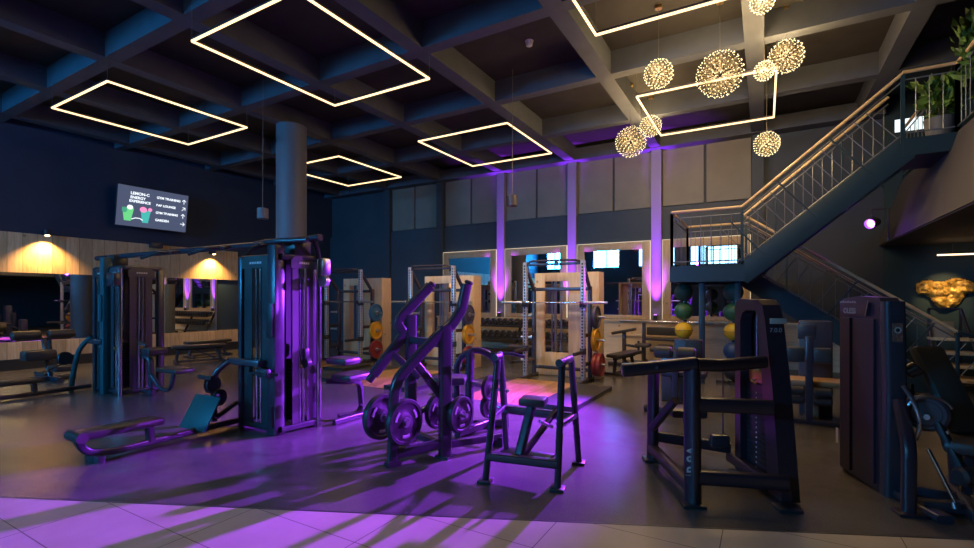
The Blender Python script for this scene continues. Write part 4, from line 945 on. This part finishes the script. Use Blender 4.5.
bench(True, (-2.62, 10.5, 0), 80, 'black flat bench beside the red plates of the power rack nearest the stairs')
bench(False, (-13.5, 7.75, 0), 88, 'black flat bench by the pine dado, past the far cable tower')
bench(False, (-12.4, 6.9, 0), 70, 'second black bench, between the far cable tower and the side mirror')
bench(False, (-12.9, 9.6, 0), 90, 'black bench by the side wall, seen just beside the near cable tower')
bench(False, (-5.0, 10.9, 0), 20, 'flat bench in front of the dumbbell rack')
# ---------------------------------------------------------------- bench press stand at the back wall
t = thing('bench_press_stand', 'bench press stand with a bar and grey pad, against the pale oak wainscot', 'weight bench', (-2.2, 12.1, 0))
m = MB()
for x in (-2.6, -1.6): m.b2((x-.04, 12.3, 0), (x+.04, 12.4, 1.02), .01); m.bar((x, 12., .04), (x, 12.6, .04), .08, .08)
m.bar((-2.6, 12.35, .6), (-1.6, 12.35, .6), .06, .06); m.bar((-2.1, 11.4, .04), (-2.1, 12.4, .04), .08, .08); obj('frame', m, BLACK, t)
m = MB(); m.box((-2.1, 11.9, .44), (.34, 1.1, .09), .03); m.box((-2.1, 12.45, .8), (.9, .1, .2), .02); obj('bench_pad', m, GREYPAD, t)
t2 = dup(bb, None, (-2.1, 12.28, 1.045), 0, 'bare steel barbell resting on the bench press stand at the back wall', 'barbells on the racks')
# ---------------------------------------------------------------- low cabinets of cable gear under the mirror
t = thing('preacher_bench', 'black preacher curl bench with a slanted pad, beside the bench press stand', 'weight bench', (-3.2, 11.8, 0))
m = MB(); m.box((-2.95, 11.75, .82), (.55, .3, .07), .02, M=Matrix.Rotation(math.radians(-12), 4, 'Y')); obj('arm_pad', m, VINYL, t)
m = MB(); m.b2((-2.98, 11.7, 0), (-2.9, 11.8, .8), .01); m.bar((-3.3, 11.75, .04), (-2.7, 11.75, .04), .3, .07); m.bar((-2.94, 11.75, .5), (-2.6, 11.75, .45), .06, .06); m.bar((-2.6, 11.75, .6), (-2.6, 11.75, .3), .05, .05); obj('frame', m, BLACK, t)
m = MB(); m.box((-2.5, 11.75, .5), (.34, .34, .08), .03); m.bar((-2.5, 11.75, .47), (-2.5, 11.75, .04), .06, .06); obj('seat', m, GREYPAD, t)
# ---------------------------------------------------------------- dumbbell rack and its dumbbells
t = thing('dumbbell_rack', 'long two-tier dumbbell rack under the framed mirrors', 'dumbbell rack', (-6.6, 12.35, 0))
X0, X1 = -7.75, -4.45
m = MB()
for x in (X0, (X0+X1)/2, X1):
    m.bar((x, 12.1, .0), (x, 12.6, 1.0), .06, .08); m.bar((x, 12.0, .03), (x, 12.7, .03), .07, .06)
obj('upright', m, BLACK, t)
for z, y in ((.5, 12.28), (.85, 12.42)):
    m = MB()
    m.box(((X0+X1)/2, y, z), (X1-X0, .36, .03), .005, M=Matrix.Rotation(math.radians(12), 4, 'X')); m.box(((X0+X1)/2, y-.17, z-.03), (X1-X0, .03, .06), .004); obj('shelf', m, DARK, t)
m = MB(); m.box(((X0+X1)/2, 12.2, .16), (X1-X0, .3, .03), .004); obj('shelf', m, DARK, t)
def make_db():
    o = thing('dumbbell', '', 'dumbbell', (0, 0, 0))
    m = MB(); m.cyl((0, -.07, 0), (0, .07, 0), .016, 10); obj('handle', m, CHROME, o)
    for s_ in (-1, 1):
        m = MB(); m.lathe([(0, s_*.06), (.06, s_*.06), (.073, s_*.075), (.073, s_*.14), (.062, s_*.155), (0, s_*.155)], (0, 0, 0), (0, 1, 0), 18); h = obj('head', m, RUBBER, o)
        if s_ < 0:
            m = MB(); m.lathe([(0, -.157), (.034, -.157)], (0, 0, 0), (0, 1, 0), 14); obj('end_disc', m, mat('dumbbell_end', (.2, .2, .22), .35, .6), h)
    return o
db = make_db(); ORD = 'first second third fourth fifth sixth seventh eighth ninth tenth eleventh twelfth thirteenth fourteenth fifteenth sixteenth'.split()
first = True
for z, y, tier in ((.5, 12.25, 'lower'), (.85, 12.4, 'upper')):
    for k in range(16):
        lab = '%s dumbbell on the %s tier, counted from the rack end away from the stairs' % (ORD[k], tier)
        loc = (X0+.16+k*.2, y, z+.095)
        if first: db.location = loc; db['label'] = lab; db['group'] = 'dumbbells on the rack'; first = False; o = db
        else: o = dup(db, None, loc, 0, lab, 'dumbbells on the rack')
        o.rotation_euler.x = math.radians(12)
# ---------------------------------------------------------------- medicine ball trees under the landing
BALLC = {'black': (.02, .02, .024), 'green': (.03, .13, .06), 'yellow': (.72, .45, .02), 'dark green': (.015, .06, .045), 'blue': (.02, .06, .16)}
BM = {k: mat(k.replace(' ', '_')+'_ball', v, .45, bump=.2, bscale=90) for k, v in BALLC.items()}
def tree(x, y, lab, side):
    t = thing('ball_rack', lab, 'ball rack', (x, y, 0))
    m = MB(); m.b2((x-.03, y+.18, 0), (x+.03, y+.24, 1.88), .005); obj('post', m, BLACK, t)
    m = MB(); m.bar((x-.3, y+.1, .03), (x+.3, y+.1, .03), .08, .06); m.bar((x, y-.3, .03), (x, y+.3, .03), .08, .06); obj('base', m, BLACK, t)
    for z in (.22, .59, .96, 1.33, 1.70):
        m = MB(); m.tube([(x-.1, y-.14, z-.155), (x-.1, y+.16, z-.155)], .008, 6); m.tube([(x+.1, y-.14, z-.155), (x+.1, y+.16, z-.155)], .008, 6); obj('ball_cradle', m, STEEL, t)
    for z, c in zip((.22, .59, .96, 1.33, 1.70), ('black', 'blue', 'yellow', 'green', 'dark green')):
        m = MB(); m.ball((x, y, z+.03), .175 if c != 'yellow' else .165)
        o = obj('medicine_ball', m, BM[c]); tag(o, '%s medicine ball on the ball rack %s' % (c, side), 'ball', 'medicine balls')
        m2 = MB(); m2.sweep([(x+.175*math.cos(a), y+.175*math.sin(a), z+.03) for a in [2*PI*k/28 for k in range(28)]], circ(.004, 5), closed=True); obj('seam', m2, DARK, o)
tree(-1.37, 10.1, 'upright rack of medicine balls beside the landing post', 'beside the landing post')
tree(-.5, 10.1, 'upright rack of medicine balls half hidden by the tall hood of the stack machine', 'half hidden by the tall hood')
# ---------------------------------------------------------------- roman chair by the side wall
t = thing('back_extension_bench', 'black back extension bench with foam rollers, behind the far row bench', 'weight bench', (-12.6, 3.9, 0))
m = MB()
for y in (3.65, 4.2): m.cyl((-12.6, y-.22, .88), (-12.6, y+.22, .88), .09, 18, ch=.02)
obj('foam_roller', m, VINYL, t)
m = MB(); m.bar((-12.6, 3.5, .8), (-12.6, 4.35, .8), .06, .06); m.bar((-12.6, 3.92, .8), (-12.3, 3.92, .06), .08, .08); m.bar((-12.9, 3.92, .04), (-11.8, 3.92, .04), .1, .08); m.bar((-12.2, 3.6, .04), (-12.2, 4.3, .04), .08, .08); m.bar((-12.9, 4.1, .8), (-12.95, 4.15, .0), .06, .06); obj('frame', m, BLACK, t)
m = MB(); m.box((-12.3, 3.75, .5), (.3, .5, .2), .05); m.box((-12.0, 4.0, .24), (.4, .3, .12), .03); obj('hip_pad', m, VINYL, t)
# ---------------------------------------------------------------- stepped wooden shelf and the gold relief
t = thing('stepped_shelf', 'black framed shelf with stepped pale wood boards, below the gold relief', 'shelf', (3., 11.6, 0))
m = MB()
for a, b in (((2.62, 11.7, 0), (2.62, 11.7, 1.42)), ((3.05, 11.7, 1.42), (3.3, 11.2, 0)), ((2.62, 11.2, 0), (2.62, 11.65, 1.1)), ((3.05, 11.7, 0), (3.05, 11.7, 1.42))): m.bar(a, b, .04, .04)
m.bar((2.62, 11.7, 1.42), (3.05, 11.7, 1.42), .04, .04); obj('frame', m, BLACK, t)
for z, d in ((.86, .25), (.62, .36), (.4, .48), (.17, .6)):
    m = MB(); m.b2((2.6, 11.75-d-.05, z), (3.1+d*.25, 11.75, z+.05), .006); obj('board', m, PLY, t)
m = MB(); m.b2((2.66, 11.5, .91), (2.92, 11.7, 1.2), .01); tag(obj('storage_box', m, mat('beige_box', (.34, .28, .2), .6)), 'small beige box on the top board of the stepped shelf', 'box')
random.seed(3)
outl = [(0, .42), (.02, .56), (.10, .63), (.22, .64), (.33, .60), (.42, .60), (.52, .66), (.66, .67), (.78, .63), (.88, .55), (.92, .44), (.86, .36), (.76, .34), (.70, .22), (.62, .08), (.50, .02), (.38, .03), (.28, .12), (.22, .26), (.14, .32), (.04, .33)]
O2 = V(2.70, 13.06, 1.36); gx = 46; gy = 34
from mathutils import noise as NZ
def inside(x, y):
    c = False; j = len(outl)-1
    for i in range(len(outl)):
        (xi, yi), (xj, yj) = outl[i], outl[j]
        if (yi > y) != (yj > y) and x < (xj-xi)*(y-yi)/(yj-yi)+xi: c = not c
        j = i
    return c
def edge_d(x, y):
    best = 9
    for i in range(len(outl)):
        a, b = Vector(outl[i]), Vector(outl[(i+1) % len(outl)]); p = Vector((x, y)); ab = b-a
        q = max(0, min(1, (p-a).dot(ab)/ab.length_squared)); best = min(best, (p-a-ab*q).length)
    return best
m = MB(); idx = {}
for i in range(gx+1):
    for j in range(gy+1):
        x, y = i/gx*.94, j/gy*.7
        if not inside(x, y): continue
        dpt = min(1, edge_d(x, y)/.05)
        h = .02+.06*dpt+.05*dpt*NZ.noise(Vector((x*9, y*9, 1)))+.03*dpt*NZ.noise(Vector((x*26, y*26, 5)))
        idx[i, j] = len(m.v); m.v.append(O2+V(x*1.05, -max(.012, h), y))
for (i, j) in list(idx):
    q = [(i, j), (i+1, j), (i+1, j+1), (i, j+1)]
    if all(k in idx for k in q): m.f.append(tuple(idx[k] for k in q)); m.m.append(0)
t = thing('gold_wall_relief', 'rough gold leaf relief hung on the teal wall under the mezzanine', 'wall art', (3.15, 13.06, 1.7))
GL = mat('gold_leaf', (.6, .34, .07), .4, .35, noise=.8, nscale=16, bump=.8, bscale=45)
obj('gold_surface', m, GL, t)
m = MB(); m.prism([(a*1.05, b) for a, b in outl], O2+V(0, -.005, 0), (1, 0, 0), (0, 0, 1), .012); obj('backing_board', m, BLACK, t)
# ---------------------------------------------------------------- plants on the mezzanine
LEAF = mat('green_leaf', (.10, .20, .035), .5, noise=.5, nscale=6); POT = mat('grey_pot', (.13, .13, .14), .6)
def plant(x, y, z, h, r, n, lab, seed):
    rnd = random.Random(seed)
    t = thing('potted_plant', lab, 'plant', (x, y, z))
    m = MB(); m.lathe([(0, 0), (.15, 0), (.2, .38), (.18, .38), (.16, .34), (0, .34)], (x, y, z), (0, 0, 1), 20); obj('pot', m, POT, t)
    st = MB(); lf = MB()
    for k in range(9):
        a = rnd.uniform(0, 2*PI); q = rnd.uniform(.1, r*.7); top = V(x+q*math.cos(a), y+q*math.sin(a), z+.35+h*rnd.uniform(.55, 1.))
        st.tube([(x, y, z+.33), ((x+top.x)/2+rnd.uniform(-.04, .04), (y+top.y)/2, (z+.35+top.z)/2), top], .009, 5)
        for i in range(n):
            b = V(x, y, z+.4).lerp(top, rnd.uniform(.35, 1.05))+V(rnd.gauss(0, r*.3), rnd.gauss(0, r*.3), rnd.gauss(0, .06))
            d = (b-V(x, y, z+.6)+V(rnd.uniform(-.2, .2), rnd.uniform(-.2, .2), rnd.uniform(-.1, .3))).normalized(); L_ = rnd.uniform(.12, .22); s2 = d.cross(V(rnd.uniform(-1, 1), rnd.uniform(-1, 1), 1)).normalized()*L_*.33; u2 = d.cross(s2).normalized()*L_*.12
            lf.add([b, b+d*L_*.45+s2, b+d*L_*.45-u2, b+d*L_*.45-s2, b+d*L_], [(0, 1, 2), (0, 2, 3), (1, 4, 2), (2, 4, 3)])
    obj('stems', st, mat('stem_brown', (.08, .07, .03), .7), t); obj('foliage', lf, LEAF, t)
plant(2.42, 10.22, 4.09, .62, .3, 42, 'leafy green plant in a grey pot behind the railing at the stair top', 1)
plant(2.82, 9.5, 4.1, 1.35, .36, 50, 'taller green plant cut by the picture edge on the mezzanine', 2)
t = thing('wall_monitor', 'small bright monitor high on the back wall, seen through the upper stair railing', 'monitor', (2.6, 13.08, 5.1))
m = MB(); m.b2((2.36, 13.03, 5.08), (2.86, 13.08, 5.38), .004); obj('casing', m, BLACK, t)
m = MB(); m.b2((2.38, 13.026, 5.10), (2.84, 13.031, 5.36)); obj('display', m, emit('monitor_white', (.8, .95, 1.), 1.2), t)
# ---------------------------------------------------------------- staircase
t = thing('staircase', 'dark blue steel staircase with oak handrails, turning at a half landing up to the mezzanine', 'staircase', (-.3, 10., 0))
NR, FRY = 9.72, 11.85; MID0, MID1 = 10.72, 10.80; LZ, X0L, X1L = 2.2, -1.53, -.34
m = MB(); m.b2((X0L, NR, LZ-.06), (X1L, FRY, LZ), .004); m.b2((X0L, NR-.03, LZ-.28), (X1L+.05, NR, LZ+.02)); m.b2((X0L, FRY, LZ-.28), (X1L, FRY+.03, LZ+.02)); m.b2((X0L-.03, NR-.03, LZ-.28), (X0L, FRY+.03, LZ+.02)); m.b2((X1L, MID0, LZ-.28), (X1L+.03, MID1, LZ)); obj('landing', m, STAIRBLUE, t)
for x, y in ((-1.02, NR+.2), (-.42, NR+.25)):
    m = MB(); m.b2((x-.05, y-.05, 0), (x+.05, y+.05, LZ-.06), .004); obj('landing_post', m, STAIRBLUE, t)
BAL = mat('baluster_grey_blue', (.17, .19, .22), .35, .5)
def flight(xa, za, xb, zb, y0, y1, n, near_perp):
    d = V(xb-xa, 0, zb-za).normalized(); up_ = V(-d.z, 0, d.x); up_ = up_ if up_.z > 0 else -up_
    for y in (y0, y1):
        m = MB(); a, b = V(xa, y, za-.16), V(xb, y, zb-.16); m.sweep([a-d*.05, b+d*.05], rrect(.05, .36, .006), (0, 0, 1) if False else up_); obj('stringer', m, STAIRBLUE, t)
    for k in range(1, n):
        x = xa+(xb-xa)*k/n; z = za+(zb-za)*k/n; m = MB(); m.b2((x-.15, y0, z-.05), (x+.15, y1, z-.01), .004); obj('tread', m, STAIRBLUE, t)
    for y, pp in ((y0, near_perp), (y1, False)):
        m = MB(); m.tube([(xa, y, za+1.05), (xb, y, zb+1.05)], .028, 12); obj('handrail', m, HANDRAIL, t)
        m = MB(); m.tube([(xa, y, za+.93), (xb, y, zb+.93)], .012, 8); m.tube([(xa, y, za+.1), (xb, y, zb+.1)], .012, 8); obj('guide_rail', m, BAL, t)
        N = 15
        h = .83*(d.x if d.x > 0 else -d.x)
        for k in range(N):
            q = (k+.6)/N; b = V(xa, y, za+.1).lerp(V(xb, y, zb+.1), q)
            m = MB()
            if pp:
                e_ = b+up_*h
                if k % 5 == 1: m.bar(b-up_*.2, b+up_*(h+.05), .025, .06, .005, (0, 1, 0)); obj('stair_post', m, STAIRBLUE, t)
                else:
                    m.tube([b, e_], .007, 6); obj('baluster', m, BAL, t)
            else:
                if k % 7 == 3: m.bar(b, b+V(0, 0, .84), .03, .03, .004, (0, 1, 0)); obj('stair_post', m, STAIRBLUE, t)
                else: m.tube([b, b+V(0, 0, .83)], .007, 6); obj('baluster', m, BAL, t)
flight(X1L, LZ, 1.87, 4.06, NR, MID0, 10, True)
flight(X1L, LZ, 2.78, .0, MID1, FRY, 12, True)
# landing and mezzanine railings
def railing(pts, z, n):
    m = MB(); m.tube([V(*p, z+1.05) for p in pts], .028, 12, fr=.04); obj('handrail', m, HANDRAIL, t)
    m = MB()
    for zz in (.93, .1): m.tube([V(*p, z+zz) for p in pts], .012, 8)
    obj('guide_rail', m, BAL, t)
    tot = sum((V(*b, 0)-V(*a, 0)).length for a, b in zip(pts, pts[1:]))
    for a, b in zip(pts, pts[1:]):
        L_ = (V(*b, 0)-V(*a, 0)).length; k_ = max(1, round(n*L_/tot))
        for i in range(k_+1):
            p = V(*a, z).lerp(V(*b, z), i/k_); m = MB()
            if i in (0, k_): m.b2(p-V(.025, .025, .1), p+V(.025, .025, 1.02)); obj('rail_post', m, STAIRBLUE, t)
            else: m.tube([p+V(0, 0, .1), p+V(0, 0, .93)], .007, 6); obj('baluster', m, BAL, t)
railing([(X1L, NR), (X0L, NR), (X0L, FRY), (X1L, FRY)], LZ, 26)
railing([(1.87, NR), (2.5, NR), (2.5, 5.2)], 4.08, 30)
m = MB(); m.b2((1.87, NR-.03, 3.82), (2.55, MID0+.05, 4.09)); obj('top_landing', m, STAIRBLUE, t)
m = MB(); m.bar((2.78, MID1, 0), (2.78, MID1, 1.05), .05, .05); m.bar((2.78, FRY, 0), (2.78, FRY, 1.05), .05, .05); m.tube([(2.76, MID1, 1.06), (2.95, MID1, 1.0)], .028, 12); obj('newel_post', m, STAIRBLUE, t)
railing([(2.5, MID0+.05), (2.5, 12.9)], 4.08, 8)
